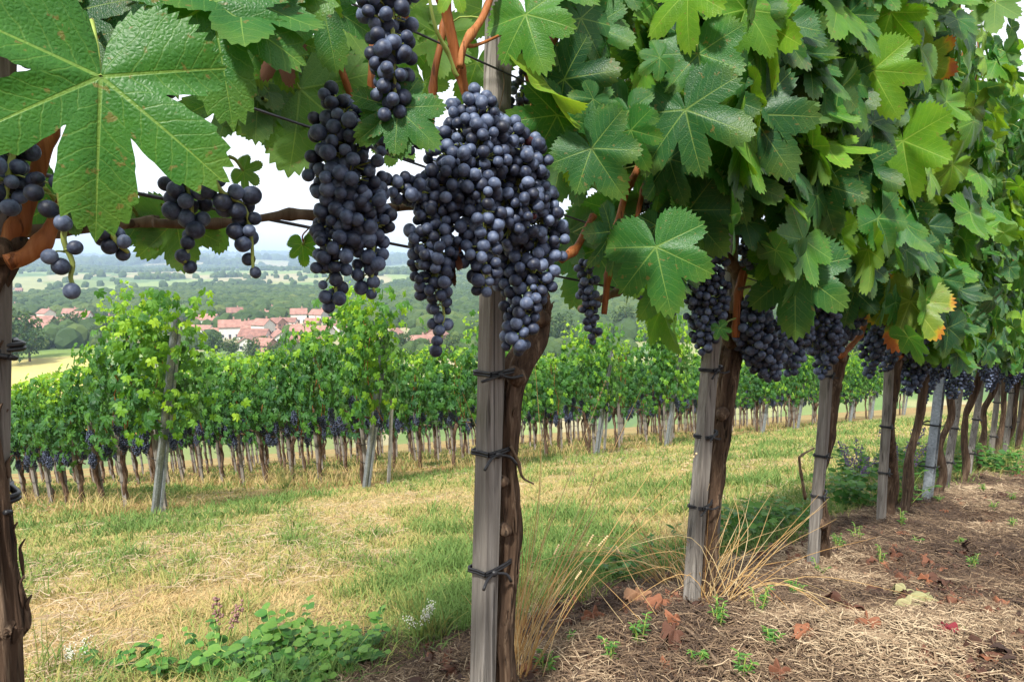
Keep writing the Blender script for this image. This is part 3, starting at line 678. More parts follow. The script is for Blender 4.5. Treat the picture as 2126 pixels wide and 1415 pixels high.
def trunk(parent, pts, wpx, off=-.0, seed=0, sides=44, ground=True, bark=.46, n=16, burl=None):
    P = pxpath(pts, off); z = [float(proj(p)[2]) for p in P]; rad = [w_*zz/F/2 for w_, zz in zip(wpx, z)]
    if ground:
        g0 = P[0]; P = [np.array([g0[0]-.01, g0[1], min(g0[2], float(G(g0[0], g0[1])))-.05])]+P; rad = [rad[0]*1.1]+rad
    mb = MB(); tube(mb, P, rad, sides, n, bark, seed)
    # shaggy strips of loose bark
    C = smooth_path(P, 10); rg = np.random.default_rng(seed+9)
    for k in range(44):
        i = rg.integers(3, len(C)-8); L = rg.integers(3, 7); a_ = rg.uniform(0, 6.28); rr = np.interp(i/len(C), np.linspace(0, 1, len(rad)), rad)*1.05
        dirv = np.array([U[0]*math.cos(a_)+N[0]*math.sin(a_), U[1]*math.cos(a_)+N[1]*math.sin(a_), 0])
        seg = [C[j]+dirv*(rr+(.000 if j-i < L-1 else .004)) for j in range(i, min(i+L, len(C)))]
        tube(mb, seg, [.0010, .0022, .0007], 4, 3)
    if burl:
        for (bx, by, br) in burl:
            c = R(bx, by, off+.012); rr = br*float(proj(c)[2])/F
            V = ICO2[0]*rr; V = V*(1+.35*np.array([mnoise.noise(Vector(v*60+np.array([seed, 0, 0]))) for v in V]))[:, None]; mb.add(V+c, ICO2[1])
    return part('trunk', mb, m_bark, parent)
def cane(parent, pts, wpx, off=.02, seed=0, mat=None, offs=None, name='cane'):
    P = [R(a_, b_, (offs[i] if offs else off)) for i, (a_, b_) in enumerate(pts)]
    z = [float(proj(p)[2]) for p in P]; mb = MB(); ws = wpx if hasattr(wpx, '__len__') else [wpx]*len(P)
    ws = np.interp(np.linspace(0, 1, len(P)), np.linspace(0, 1, len(ws)), ws)
    tube(mb, P, [w_*zz/F/2 for w_, zz in zip(ws, z)], 12, 8, .06, seed, nodes=.085)
    return part(name, mb, mat or m_cane, parent)
def petiole(mb, a_, b_, r=.0013, sag=.01, mi=1):
    a_, b_ = np.array(a_), np.array(b_); m = (a_+b_)/2+np.array([0, 0, sag]); tube(mb, [a_, m, b_], [r, r*1.4], 6, 4, mi=mi, cap=False)
def hero_leaf(parent, j, tip, off, tpl, rnd, tilt=0., nod=0., scale=1.0, pet=None, back=False, name='leaf', label=None, mat=None):
    J = R(j[0], j[1], off); z = float(proj(J)[2]); T = ray(*tip)*z
    D = T-J; S = np.linalg.norm(D)*scale; D = norm(D); v = norm(-J); Nn = norm(v-D*(v @ D)); X = np.cross(D, Nn)
    Nn = norm(Nn*math.cos(tilt)+X*math.sin(tilt)); D2 = norm(D*math.cos(nod)+Nn*math.sin(nod)); Nn = norm(Nn-D2*(Nn @ D2))
    if back: Nn = -Nn
    mb = MB(); mb.inst(tpl, basis(Nn[None], D2[None], np.array([S])), J[None], rnd)
    if pet: petiole(mb, J, R(pet[0], pet[1], pet[2] if len(pet) > 2 else 0), .0016, .004)
    o = part(name, mb, [mat or m_leaf, m_petiole], parent)
    if label: o['label'] = label
    return o
# where the canopy has leaves (row-plane coordinates as seen against the sky): lower limit and density
def canopy(px, py):
    if px < 420: return .7 if py < 150 else 0
    if px < 640: return .6 if py < 215 else (.5 if py < 300 and px > 520 else 0)
    if px < 1110: return .33 if py < 190 else 0
    if px < 1320: return .34 if py < 370 else (.16 if py < 560 and px > 1160 else 0)
    if px < 1420 and py > 330: return .55
    lim = np.interp(px, [1320, 1400, 1520, 1700, 1900, 2126, 3000], [470, 490, 520, 620, 715, 800, 820])
    if py > lim: return .0 if py > lim+45 else .3
    return 1.
GL = [sum([0]), 0]
def fill(parent, a0, a1, n, seed, bmin, bmax, lod, z0=.68, z1=2.42, size=(.045, .085), nearonly=False):
    rg = np.random.default_rng(seed); mb = MB(); cs = {0: [], 1: [], 2: [], 3: [], 4: []}; tpls = {'h': HERO+[HERO[1]], 'm': MID, 'l': [LOW[0], LOW[1], LOW[2], LOW[0], LOW[1]]}[lod]
    k = 0; tries = 0; pets = []; rS = np.random.default_rng(seed+77)
    while k < n and tries < n*12:
        tries += 1
        a = rg.uniform(a0, a1); hh = rg.uniform(z0, z1); bb = rg.normal(-.02, .13)
        bb = min(max(bb, bmin), bmax)
        x, y = XY(a, bb); z = float(G(x, y))+hh+(.12*math.sin(a*3.1)+.08*math.sin(a*7.7))*(hh > 2.0)
        x += .05*hh
        px, py, zz = proj(np.array([x, y, z]))
        S = rS.uniform(*size)*(1-.25*(hh > 2.1))
        ok = canopy(float(px), float(py)+.75*S*F/max(float(zz), .3)) if zz > .1 else 1.
        if 560 < px < 1110 and bb < .06: ok = 0
        if 1110 < px < 2200 and hh > 1.6: ok *= .8
        if hh > 2.0+.25*fbm(a*2.1, 3., 3, 7): ok = 0
        if rg.uniform() > ok: continue
        # leaf turned to the outside of the hedge, tip hanging down
        side = -1 if bb < .03 else 1
        Nn = np.array([N[0]*side+rg.normal(0, .45), N[1]*side+rg.normal(0, .45), .45+rg.normal(0, .35)])
        D = np.array([rg.normal(0, .5), rg.normal(0, .5), -1.0+rg.normal(0, .25)])
        D = D+np.array([N[0], N[1], 0])*side*.35
        rn = np.clip(rg.normal(.36+.16*(hh-1.2), .22), 0, .79)
        u_ = rg.uniform()
        if u_ < .11: rn = rg.uniform(.62, .79)
        elif u_ < .062: rn = rg.uniform(.86, 1)
        t_ = rg.integers(0, 5); cs[int(t_)].append((Nn, D, S, (x, y, z), rn)); k += 1
        if rg.uniform() < .6: pets.append(((x, y, z), (x-N[0]*side*.07+rg.normal(0, .02), y-N[1]*side*.07+rg.normal(0, .02), z+rg.uniform(-.01, .04))))
    for t_, L in cs.items():
        if not L: continue
        Nn = norm(np.array([q[0] for q in L])); D = np.array([q[1] for q in L]); S = np.array([q[2] for q in L]); T = np.array([q[3] for q in L]); rn = np.array([q[4] for q in L])
        mb.inst(tpls[t_], basis(Nn, D, S)*np.stack([rg.uniform(.92, 1.15, len(S)), np.ones(len(S)), rg.uniform(.4, 1.6, len(S))*rg.choice([1, 1, 1, -1], len(S))], -1)[:, None, :], T, rn)
    for a_, b_ in pets: a_, b_ = np.array(a_), np.array(b_); tube(mb, [a_, (a_+b_)/2+[0, 0, .012], b_], .0012, 4, 2, mi=1, cap=False)
    if mb.n: part('foliage', mb, [m_leaf, m_petiole], parent)
def vine(label, px, py):
    p = R(px, py); return thing('grapevine', label, 'grapevine', (p[0], p[1], float(G(p[0], p[1]))), 'grapevines of the near row')
# --- vine at the left edge
v0 = vine('thick shaggy-barked grapevine cut by the left edge of the picture', 10, 1380)
trunk(v0, [(-12, 1415), (2, 1290), (-14, 1130), (-28, 980), (-42, 820), (-45, 640), (-15, 530)], [80, 88, 78, 70, 66, 62, 70], .02, 3, burl=[(0, 520, 28), (40, 508, 20)])
cane(v0, [(15, 545), (60, 528), (98, 487), (135, 400), (150, 318), (160, 200)], [34, 30, 26, 22, 18], .05, 1, mat=m_cane)
cane(v0, [(15, 510), (45, 455), (75, 370), (105, 260), (150, 150), (195, 40), (215, -80)], [34, 32, 28, 26], .03, 2)
cane(v0, [(80, -60), (86, 20)], 16, .06, 3); cane(v0, [(300, 250), (310, 310)], 10, -.02, 4)
cane(v0, [(318, 463), (420, 466), (520, 456), (600, 445), (664, 448)], [20, 16, 24], .0, 5, mat=m_old, name='old_arm')
cane(v0, [(-20, 480), (120, 478), (220, 470), (330, 458)], [30, 22, 18], -.03, 6, mat=m_old, name='old_arm')
Bpx = [(78, 370), (156, 405), (101, 434), (131, 463), (156, 514), (103, 533), (126, 553), (149, 604), (70, 400), (122, 378)]
z_ = zdep(120, 480, .1)
bunch(v0, pxpath([(132, 320), (120, 400), (131, 455), (128, 500), (146, 545), (142, 575), (150, 598)], .09), [0], 36*z_/F, 31, explicit=[ray(a_, b_)*(z_+random.uniform(-.01, .012)) for a_, b_ in Bpx], label='nearly stripped bunch with a bare red stalk at the left')
pbunch(v0, [(30, 290), (15, 360), (8, 430)], [46, 58, 30], 38, 32, .06); pbunch(v0, [(10, 85), (60, 118)], [22, 14], 34, 33, .1, sparse=.3)
pbunch(v0, [(215, 455), (235, 500), (262, 525)], [16, 34, 14], 34, 34, .06, sparse=.2)
pbunch(v0, [(385, 385), (392, 440), (388, 500), (378, 545)], [50, 44, 20, 12], 35, 35, .04, sparse=.2)
pbunch(v0, [(430, 360), (455, 400), (500, 430), (515, 490), (520, 570)], [10, 26, 42, 40, 14], 36, 36, .07, sparse=.35)
pbunch(v0, [(225, 40), (230, 100), (215, 150)], [20, 20, 10], 30, 37, -.02, sparse=.4); pbunch(v0, [(330, 150), (330, 300)], [20, 20], 30, 38, -.04, sparse=.3)
H = [ # junction, tip, off, template, rnd, tilt, nod, scale, petiole end, back
 ((209, 160), (198, 482), .20, FLAT, .52, .05, .05, 1.0, (190, 45, .12)),
 ((438, 5), (484, 248), .16, HERO[2], .48, -.1, .1, .95, (400, -70, .1)),
 ((505, -45), (575, 128), .13, HERO[0], .46, .15, .1, 1.05, None),
 ((668, 8), (705, 165), .10, HERO[2], .48, -.2, .1, .82, (600, -60, .0)),
 ((672, -60), (700, 60), .10, HERO[0], .70, .9, .1, .9, None),
 ((40, -70), (75, 60), .08, HERO[2], .40, .2, .2, 1.1, None),
 ((560, 70), (600, 180), .02, HERO[2], .55, .3, .1, 1.0, (520, 0, .0)),
 ((300, -20), (350, 150), .05, HERO[3], .25, .2, .2, 1.1, None),
 ((230, -60), (255, 70), .03, HERO[1], .3, -.2, .1, 1., None),
]
for q in H: hero_leaf(v0, *q[:5], tilt=q[5], nod=q[6], scale=q[7], pet=q[8])
Hb = [((622, 185), (612, 372), -.04, HERO[1], .62, .2, .1), ((540, 170), (520, 300), -.05, HERO[2], .45, -.2, .1), ((480, 190), (465, 310), -.08, HERO[0], .35, .3, .1), ((575, 235), (570, 330), -.1, HERO[3], .5, .0, .2),
      ((365, 455), (388, 566), -.02, HERO[3], .60, .1, .1), ((455, 455), (462, 540), -.03, HERO[0], .62, .2, .1), ((505, 355), (545, 382), -.02, HERO[2], .6, .2, .1), ((435, 322), (470, 300), -.04, HERO[1], .62, .3, .1),
      ((150, 440), (160, 492), -.03, HERO[1], .55, .1, .1), ((115, 420), (60, 330), -.03, HERO[2], .3, .1, .1), ((290, 455), (330, 520), -.05, HERO[2], .5, -.1, .1), ((700, 130), (690, 240), -.05, HERO[1], .4, .1, .1), ((660, 290), (640, 370), -.08, HERO[0], .6, .1, .1),
      ((30, 250), (20, 330), -.06, HERO[2], .3, 0, 0), ((240, 440), (225, 505), -.07, HERO[0], .35, .1, .1)]
for q in Hb: hero_leaf(v0, *q[:5], tilt=q[5], nod=q[6], back=True, pet=(q[0][0]-30, q[0][1]-30, -.02))
hero_leaf(v0, (628, 508), (631, 551), .0, HERO[1], .6, .3, .1, pet=(660, 470, 0)); cane(v0, [(640, 475), (628, 490), (632, 510)], 3, 0, 8)
hero_leaf(v0, (585, 90), (612, 176), .06, HERO[2], .97, .7, .3, 1.0, name='dry_leaf', label='curled brown dry leaf among the green ones', mat=m_dead)
# --- vine at the tall stake
v1 = vine('grapevine tied to the tall stake, carrying the biggest cluster of grapes', 1046, 1405)
trunk(v1, [(1046, 1405), (1040, 1320), (1050, 1230), (1058, 1100), (1050, 960), (1054, 850), (1075, 760), (1108, 700), (1128, 645), (1132, 612)], [44, 44, 42, 46, 44, 46, 48, 46, 34, 16], .0, 13, burl=[(1122, 660, 20), (1072, 780, 22), (1048, 1100, 15), (1045, 1000, 13)])
cane(v1, [(1060, 925), (1076, 960), (1085, 990), (1108, 1004)], [6, 7, 3], .02, 7, mat=m_old)
C1 = [([(905, -70), (932, 50), (952, 140), (975, 215), (1006, 270), (1020, 380)], [26, 22, 20, 20], .035), ([(1035, -60), (1005, 30), (965, 92), (955, 140)], [16, 15, 16], .05), ([(925, 40), (915, 90), (900, 170), (895, 300)], [15, 13], .0),
      ([(1190, -40), (1150, 80), (1125, 150), (1108, 230), (1098, 285), (1085, 400)], [22, 20, 20], .01), ([(775, 40), (772, 120), (772, 230)], [12, 14], .04), ([(700, 120), (725, 190), (740, 230)], [14, 15], .0),
      ([(1080, 70), (1090, 140), (1102, 200)], [8, 9], -.02), ([(1165, 538), (1196, 515), (1215, 480), (1232, 448)], [18, 15, 13], .06), ([(850, 60), (830, 0), (820, -60)], [12, 12], .0)]
for i, (p_, w_, o__) in enumerate(C1): cane(v1, p_, w_, o__, 20+i)
cane(v1, [(664, 448), (760, 440), (860, 425), (960, 430), (1060, 500), (1130, 620)], [20, 22, 26, 30], -.015, 30, mat=m_old, name='old_arm')
cane(v1, [(890, -10), (905, 60), (930, 110), (945, 150), (950, 158)], [7, 8, 9], .05, 31, mat=m_petiole, name='shoot'); cane(v1, [(1095, 40), (1040, 72), (985, 95), (965, 90)], [5, 6, 9], .05, 32, mat=m_cane, name='shoot')
cane(v1, [(1190, 225), (1140, 235), (1110, 255), (1070, 262)], [4, 5, 6], .05, 33, mat=m_petiole, name='shoot'); cane(v1, [(1060, 282), (1130, 275), (1180, 300), (1210, 320)], [6, 5, 4], .05, 34, mat=m_petiole, name='shoot')
cane(v1, [(1112, 250), (1150, 275), (1163, 345), (1185, 330)], [5, 4], .05, 35, mat=m_petiole, name='shoot')
cane(v1, [(1044, 140), (1046, 180), (1036, 235), (1045, 262)], 2.0, .028, 36, mat=m_old, name='tendril')
BN = [([(800, -60), (806, 20), (808, 110), (812, 190), (810, 222)], [60, 66, 56, 48, 34], 33, .17, 1.), ([(700, 215), (715, 290), (720, 370), (735, 440)], [42, 76, 86, 80], 31, .10, 1.), ([(715, 440), (698, 500), (690, 560), (690, 618)], [66, 50, 44, 30], 31, .10, .8),
      ([(765, 430), (768, 500), (765, 560), (770, 610)], [58, 46, 34, 16], 30, .11, .7), ([(790, 290), (850, 280), (865, 300)], [44, 26, 20], 30, .07, .8),
      ([(985, 240), (985, 300), (960, 360), (935, 400)], [58, 90, 90, 60], 27, .09, 1.), ([(1050, 290), (1070, 350), (1065, 430), (1060, 470)], [56, 84, 84, 50], 26.5, .10, 1.),
      ([(815, 385), (870, 400), (930, 410)], [30, 46, 50], 26, .07, 1.), ([(910, 440), (900, 520), (900, 580), (915, 650), (905, 732)], [56, 66, 52, 30, 10], 26, .08, 1.),
      ([(995, 400), (1000, 480), (1002, 560), (1003, 608)], [48, 52, 44, 18], 28, .12, 1.), ([(1110, 400), (1118, 480), (1100, 560), (1082, 650), (1068, 722)], [52, 66, 64, 44, 26], 27, .10, 1.),
      ([(1045, 500), (1050, 560), (1050, 610)], [40, 40, 14], 25, .07, 1.), ([(1078, 85), (1080, 160), (1076, 215), (1085, 262)], [10, 18, 26, 26], 21, -.02, .06)]
for i, (p_, h_, bpx, of, sp) in enumerate(BN): pbunch(v1, p_, h_, bpx, 60+i, of, sparse=sp, shrivel=.05 if i in (6, 10) else .0)
L1 = [((826, 226), (735, 300), .17, FLAT, .36, .1, .2, .95, (790, 205, .1)), ((826, 226), (905, 300), .175, HERO[1], .40, -.2, .1, 1.0, (800, 205, .1)),
      ((945, -30), (960, 28), .10, HERO[0], .74, .2, .1, 1.0, None), ((1092, 30), (1130, 146), .09, HERO[1], .56, .25, .2, 1.0, None),
      ((1232, 56), (1252, 146), .10, HERO[0], .42, .1, .1, 1.0, (1290, -10, .05)), ((1160, -10), (1180, 60), .05, HERO[2], .5, .3, .1, 1., None)]
for q in L1: hero_leaf(v1, *q[:5], tilt=q[5], nod=q[6], scale=q[7], pet=q[8])
L1b = [((990, 130), (960, 225), -.06, HERO[1], .62), ((1165, 330), (1150, 430), -.05, HERO[3], .5), ((1190, 350), (1210, 440), -.07, HERO[0], .45), ((850, 20), (880, 100), -.08, HERO[0], .72), ((1140, 210), (1150, 300), -.07, HERO[2], .4), ((820, 290), (810, 350), -.04, HERO[2], .66),
       ((1235, 520), (1190, 640), -.05, HERO[1], .42), ((1250, 460), (1290, 560), -.07, HERO[3], .48), ((1180, 480), (1210, 560), -.09, HERO[0], .38), ((720, 60), (700, 130), -.03, HERO[2], .7), ((1000, 20), (985, 90), -.07, HERO[3], .66), ((880, 170), (905, 235), -.08, HERO[1], .7)]
for q in L1b: hero_leaf(v1, *q[:5], tilt=.15, nod=.1, back=True)
hero_leaf(v1, (944, 530), (955, 590), .09, HERO[2], .4, 1.1, .4, 1.0, name='dry_leaf', label='crumpled brown leaf stuck between two grape bunches', mat=m_dead)
# --- vine at the short stake
v2 = vine('grapevine with gnarled dark trunk beside the short flat-topped stake', 1470, 1230)
trunk(v2, [(1462, 1235), (1468, 1120), (1488, 960), (1502, 850), (1515, 760), (1528, 700), (1522, 640)], [34, 36, 34, 36, 42, 40, 26], .0, 23, burl=[(1522, 705, 20), (1500, 860, 14)])
C2 = [([(1525, 650), (1532, 590), (1520, 545), (1490, 525), (1450, 530)], [22, 22, 18], .02, m_old), ([(1527, 700), (1532, 610), (1552, 520), (1575, 440), (1590, 330)], [15, 13, 11], .04, m_cane), ([(1535, 620), (1550, 560), (1570, 470), (1580, 380)], [9, 9], .03, m_cane),
      ([(1600, 620), (1602, 560), (1604, 470), (1620, 300)], [10, 9], .01, m_cane), ([(1254, 652), (1264, 560), (1280, 480), (1300, 400), (1330, 330), (1345, 200), (1365, 60)], [12, 15, 14, 12], .05, m_cane),
      ([(1312, 540), (1325, 440), (1345, 360), (1352, 330)], [10, 11], .0, m_cane), ([(1370, 325), (1380, 390), (1402, 450), (1430, 480)], [10, 11], .01, m_cane), ([(1205, 642), (1260, 615), (1318, 590)], [16, 15], .02, m_old), ([(1318, 590), (1400, 600), (1480, 640), (1520, 690)], [14, 16, 20], -.03, m_old),
      ([(1535, 600), (1560, 596), (1560, 620)], [5, 5], .05, m_old), ([(1450, -30), (1470, 80), (1480, 160)], [12, 10], .02, m_cane), ([(1310, 0), (1322, 80), (1335, 150)], [8, 8], .01, m_cane)]
for i, (p_, w_, o__, mt) in enumerate(C2): cane(v2, p_, w_, o__, 40+i, mat=mt)
B2 = [([(1450, 540), (1470, 600), (1465, 660), (1460, 720)], [34, 48, 44, 22], 17, .05), ([(1490, 515), (1500, 545)], [24, 14], 17, .07), ([(1560, 490), (1556, 540)], [28, 22], 18, .08), ([(1215, 555), (1222, 620), (1232, 700)], [22, 24, 14], 17, .03), ([(1355, 430), (1350, 500), (1330, 520)], [28, 34, 20], 17, .0), ([(1345, 570), (1325, 605)], [16, 14], 17, .01), ([(1575, 640), (1560, 690), (1590, 740), (1600, 775)], [36, 44, 44, 22], 18, .06), ([(1625, 680), (1640, 740), (1640, 770)], [34, 30, 14], 17, .05), ([(1400, 620), (1395, 650)], [20, 12], 16, .02)]
for i, (p_, h_, bpx, of) in enumerate(B2): pbunch(v2, p_, h_, bpx, 90+i, of, tpl=ICO1 if i in (1, 5, 8) else ICO2)
L2 = [((1362, 512), (1392, 648), .10, HERO[1], .42, .1, .1, (1330, 490, .03)), ((1423, 228), (1455, 372), .12, HERO[0], .18, .2, .1, (1400, 200, .05)), ((1560, 238), (1645, 360), .13, HERO[1], .12, -.1, .1, (1530, 225, .05)), ((1450, 112), (1468, 222), .13, HERO[3], .38, .1, .1, (1440, 60, .05)),
      ((1545, 22), (1590, 92), .13, HERO[0], .30, .1, .1, (1460, 10, .05)), ((1602, 55), (1592, 182), .15, HERO[2], .72, .9, .1, None), ((1430, 436), (1500, 524), .06, HERO[3], .15, .1, .1, (1440, 400, .05)), ((1232, 206), (1195, 245), .08, HERO[0], .28, -.2, .1, (1180, 240, .05)), ((1228, 308), (1288, 402), .09, HERO[3], .22, .1, .1, (1210, 320, .05)),
      ((1310, 270), (1340, 350), .08, HERO[2], .45, .5, .1, None), ((1370, 120), (1330, 150), .10, HERO[1], .48, .1, .1, None), ((1652, 560), (1650, 695), .09, HERO[1], .25, .1, .1, (1590, 510, .05)), ((1430, -20), (1425, 100), .12, HERO[2], .7, .6, .1, None), ((1500, 200), (1520, 300), .1, HERO[2], .15, .3, .2, None),
      ((1390, 330), (1420, 420), .05, HERO[2], .2, .3, .2, None), ((1530, 370), (1550, 470), .08, HERO[0], .12, .2, .2, None), ((1480, 330), (1470, 430), .05, HERO[3], .2, -.4, .2, None), ((1720, 180), (1735, 285), .10, HERO[0], .1, .1, .2, (1690, 150, .05)), ((1640, 110), (1690, 200), .1, HERO[3], .15, .2, .2, None), ((1495, 680), (1510, 705), .07, HERO[2], .2, .5, .2, (1530, 660, .03)),
      ((1305, 230), (1330, 300), .07, HERO[1], .35, .3, .2, None), ((1265, 270), (1300, 250), .05, HERO[0], .64, .6, .2, None)]
for q in L2: hero_leaf(v2, q[0], q[1], q[2]+.07, q[3], q[4], tilt=q[5], nod=q[6], pet=q[7])
for q in [((1600, 560), (1580, 640), -.02, HERO[0], .93), ((1620, 520), (1600, 600), -.05, HERO[1], .90), ((1575, 600), (1560, 650), -.06, HERO[3], .98), ((1610, 390), (1625, 460), -.03, HERO[2], .9)]: hero_leaf(v2, *q[:5], tilt=.2, nod=.1, back=True)
# --- vine with the twisted trunk
v3 = vine('grapevine with a twisted trunk and a curved orange cane, at the stake with two ties', 1715, 1178)
trunk(v3, [(1714, 1180), (1706, 1080), (1700, 1000), (1714, 930), (1722, 850), (1732, 780), (1738, 735)], [22, 30, 14, 26, 32, 36, 38], .0, 33, sides=22, burl=[(1740, 735, 18), (1706, 1085, 13)])
for i, (p_, w_, o__, mt) in enumerate([([(1745, 740), (1785, 695), (1802, 640), (1805, 560), (1798, 470)], [11, 12, 10], .04, m_cane), ([(1672, 1035), (1660, 960), (1664, 945), (1690, 930)], [6, 5, 3], .03, m_old), ([(1730, 735), (1725, 690), (1700, 640), (1680, 560)], [13, 10], .0, m_cane), ([(1735, 735), (1760, 660), (1765, 500), (1780, 300)], [12, 9], .0, m_cane), ([(1738, 730), (1650, 690), (1560, 690)], [14, 12], -.03, m_old)]): cane(v3, p_, w_, o__, 60+i, mat=mt)
for i, (p_, h_, bpx, of) in enumerate([([(1690, 620), (1700, 680), (1715, 730), (1705, 775)], [40, 52, 36, 14], 16, .05), ([(1765, 620), (1760, 680), (1740, 690)], [28, 34, 22], 16, .04), ([(1812, 680), (1810, 730), (1806, 775)], [22, 26, 12], 15, .05), ([(1650, 650), (1665, 700)], [30, 26], 15, .03)]): pbunch(v3, p_, h_, bpx, 110+i, of, tpl=ICO1)
L3 = [((1812, 146), (1862, 240), .16, HERO[1], .70, .1, .1, (1760, 130, .05)), ((1875, 292), (1890, 402), .15, HERO[3], .69, .3, .1, (1830, 300, .05)), ((1850, 25), (1900, 92), .15, HERO[2], .66, .6, .1, (1740, 20, .05)), ((1905, 130), (1985, 150), .14, HERO[1], .87, .2, .1, None),
      ((1890, 625), (1838, 762), .12, HERO[1], .93, .2, .1, (1800, 620, .05)), ((1780, 350), (1800, 440), .12, HERO[0], .12, .2, .1, None), ((1700, 380), (1730, 480), .10, HERO[3], .1, .1, .1, None), ((1870, 430), (1920, 490), .13, HERO[2], .08, .5, .1, None), ((1760, 30), (1790, 90), .12, HERO[2], .2, .1, .1, None), ((1750, 520), (1780, 600), .08, HERO[1], .3, .1, .1, None)]
for q in L3: hero_leaf(v3, q[0], q[1], q[2]+.09, q[3], q[4], scale=.7 if q[4] > .92 else 1, tilt=q[5], nod=q[6], pet=q[7])
v4 = vine('grapevine with dark flaking trunk at the stake left of the steel post', 1838, 1105)
trunk(v4, [(1840, 1108), (1852, 1010), (1846, 900), (1856, 800), (1862, 740)], [14, 26, 18, 22, 24], .0, 43, sides=18)
for i, (p_, h_, bpx) in enumerate([([(1885, 700), (1895, 750), (1890, 805)], [30, 38, 20], 14), ([(1935, 690), (1940, 745)], [22, 18], 13), ([(1850, 700), (1845, 760)], [24, 16], 14)]): pbunch(v4, p_, h_, bpx, 130+i, .04, tpl=ICO1)
for i, (p_, w_) in enumerate([([(1860, 745), (1870, 650), (1880, 560), (1890, 400)], 9), ([(1858, 750), (1840, 680), (1835, 560)], 8), ([(1862, 745), (1935, 690), (1960, 640)], 9)]): cane(v4, p_, w_, .02, 70+i)
# leaves filling the near vines
fill(v0, -1.5, -.30, 260, 1, -.12, .25, 'h', .75, 2.35, (.055, .09))
fill(v1, -.35, .38, 210, 2, -.06, .25, 'h', .75, 2.35, (.05, .085))
fill(v2, .34, .95, 380, 3, -.17, .22, 'h', .68, 2.35, (.062, .112))
fill(v3, .95, 1.60, 420, 4, -.22, .22, 'h', .68, 2.38, (.062, .112))
fill(v4, 1.60, 2.25, 400, 5, -.24, .22, 'm', .68, 2.38, (.058, .106))
ORD = ['first', 'second', 'third', 'fourth', 'fifth', 'sixth', 'seventh', 'eighth', 'ninth', 'tenth', 'eleventh', 'twelfth']
def rowvine(i, a):
    x, y = XY(a+.06, 0); z = float(G(x, y)); g = thing('grapevine', '%s grapevine beyond the steel post in the dense leafy near row' % ORD[i], 'grapevine', (x, y, z), 'grapevines of the near row')
    rg = np.random.default_rng(200+i); mb = MB(); b0 = np.array([x, y, z-.04]); P = [b0]
    for k in range(1, 6): P.append(b0+np.array([.012*k+rg.normal(0, .012), .0+rg.normal(0, .012), .15*k]))
    tube(mb, P, [.019, .022, .016, .018, .022], 14, 6, .3, i); part('trunk', mb, m_bark, g)
    for k in range(5):
        aa = a+rg.uniform(-.28, .34); x1, y1 = XY(aa, rg.uniform(-.05, .05)); z1 = float(G(x1, y1))
        m2 = MB(); Q = [P[-1]+[0, 0, -.02]]
        for t in np.linspace(.82, 2.2, 6): Q.append(np.array([x1+.05*t+rg.normal(0, .015), y1+rg.normal(0, .015), z1+t]))
        tube(m2, Q, [.006, .004, .002], 7, 4, .05, k); part('cane', m2, m_cane, g)
    for k in range(5):
        aa = a+rg.uniform(-.32, .34); x1, y1 = XY(aa, rg.uniform(-.14, .05)); z1 = float(G(x1, y1))+rg.uniform(.66, .78); L = rg.uniform(.1, .17)
        bunch(g, [(x1, y1, z1), (x1+.01, y1, z1-L/2), (x1, y1, z1-L)], [.028, .034, .012], .0165, 300+i*7+k, tpl=ICO0 if i > 3 else ICO1, stalk=i < 3)
    fill(g, a-.33, a+.38, 380 if i < 6 else 230, 400+i, -.27, .2, 'm' if i < 3 else 'l', .72, 2.26, (.055, .095))
for i in range(11): rowvine(i, 2.60+.68*i)
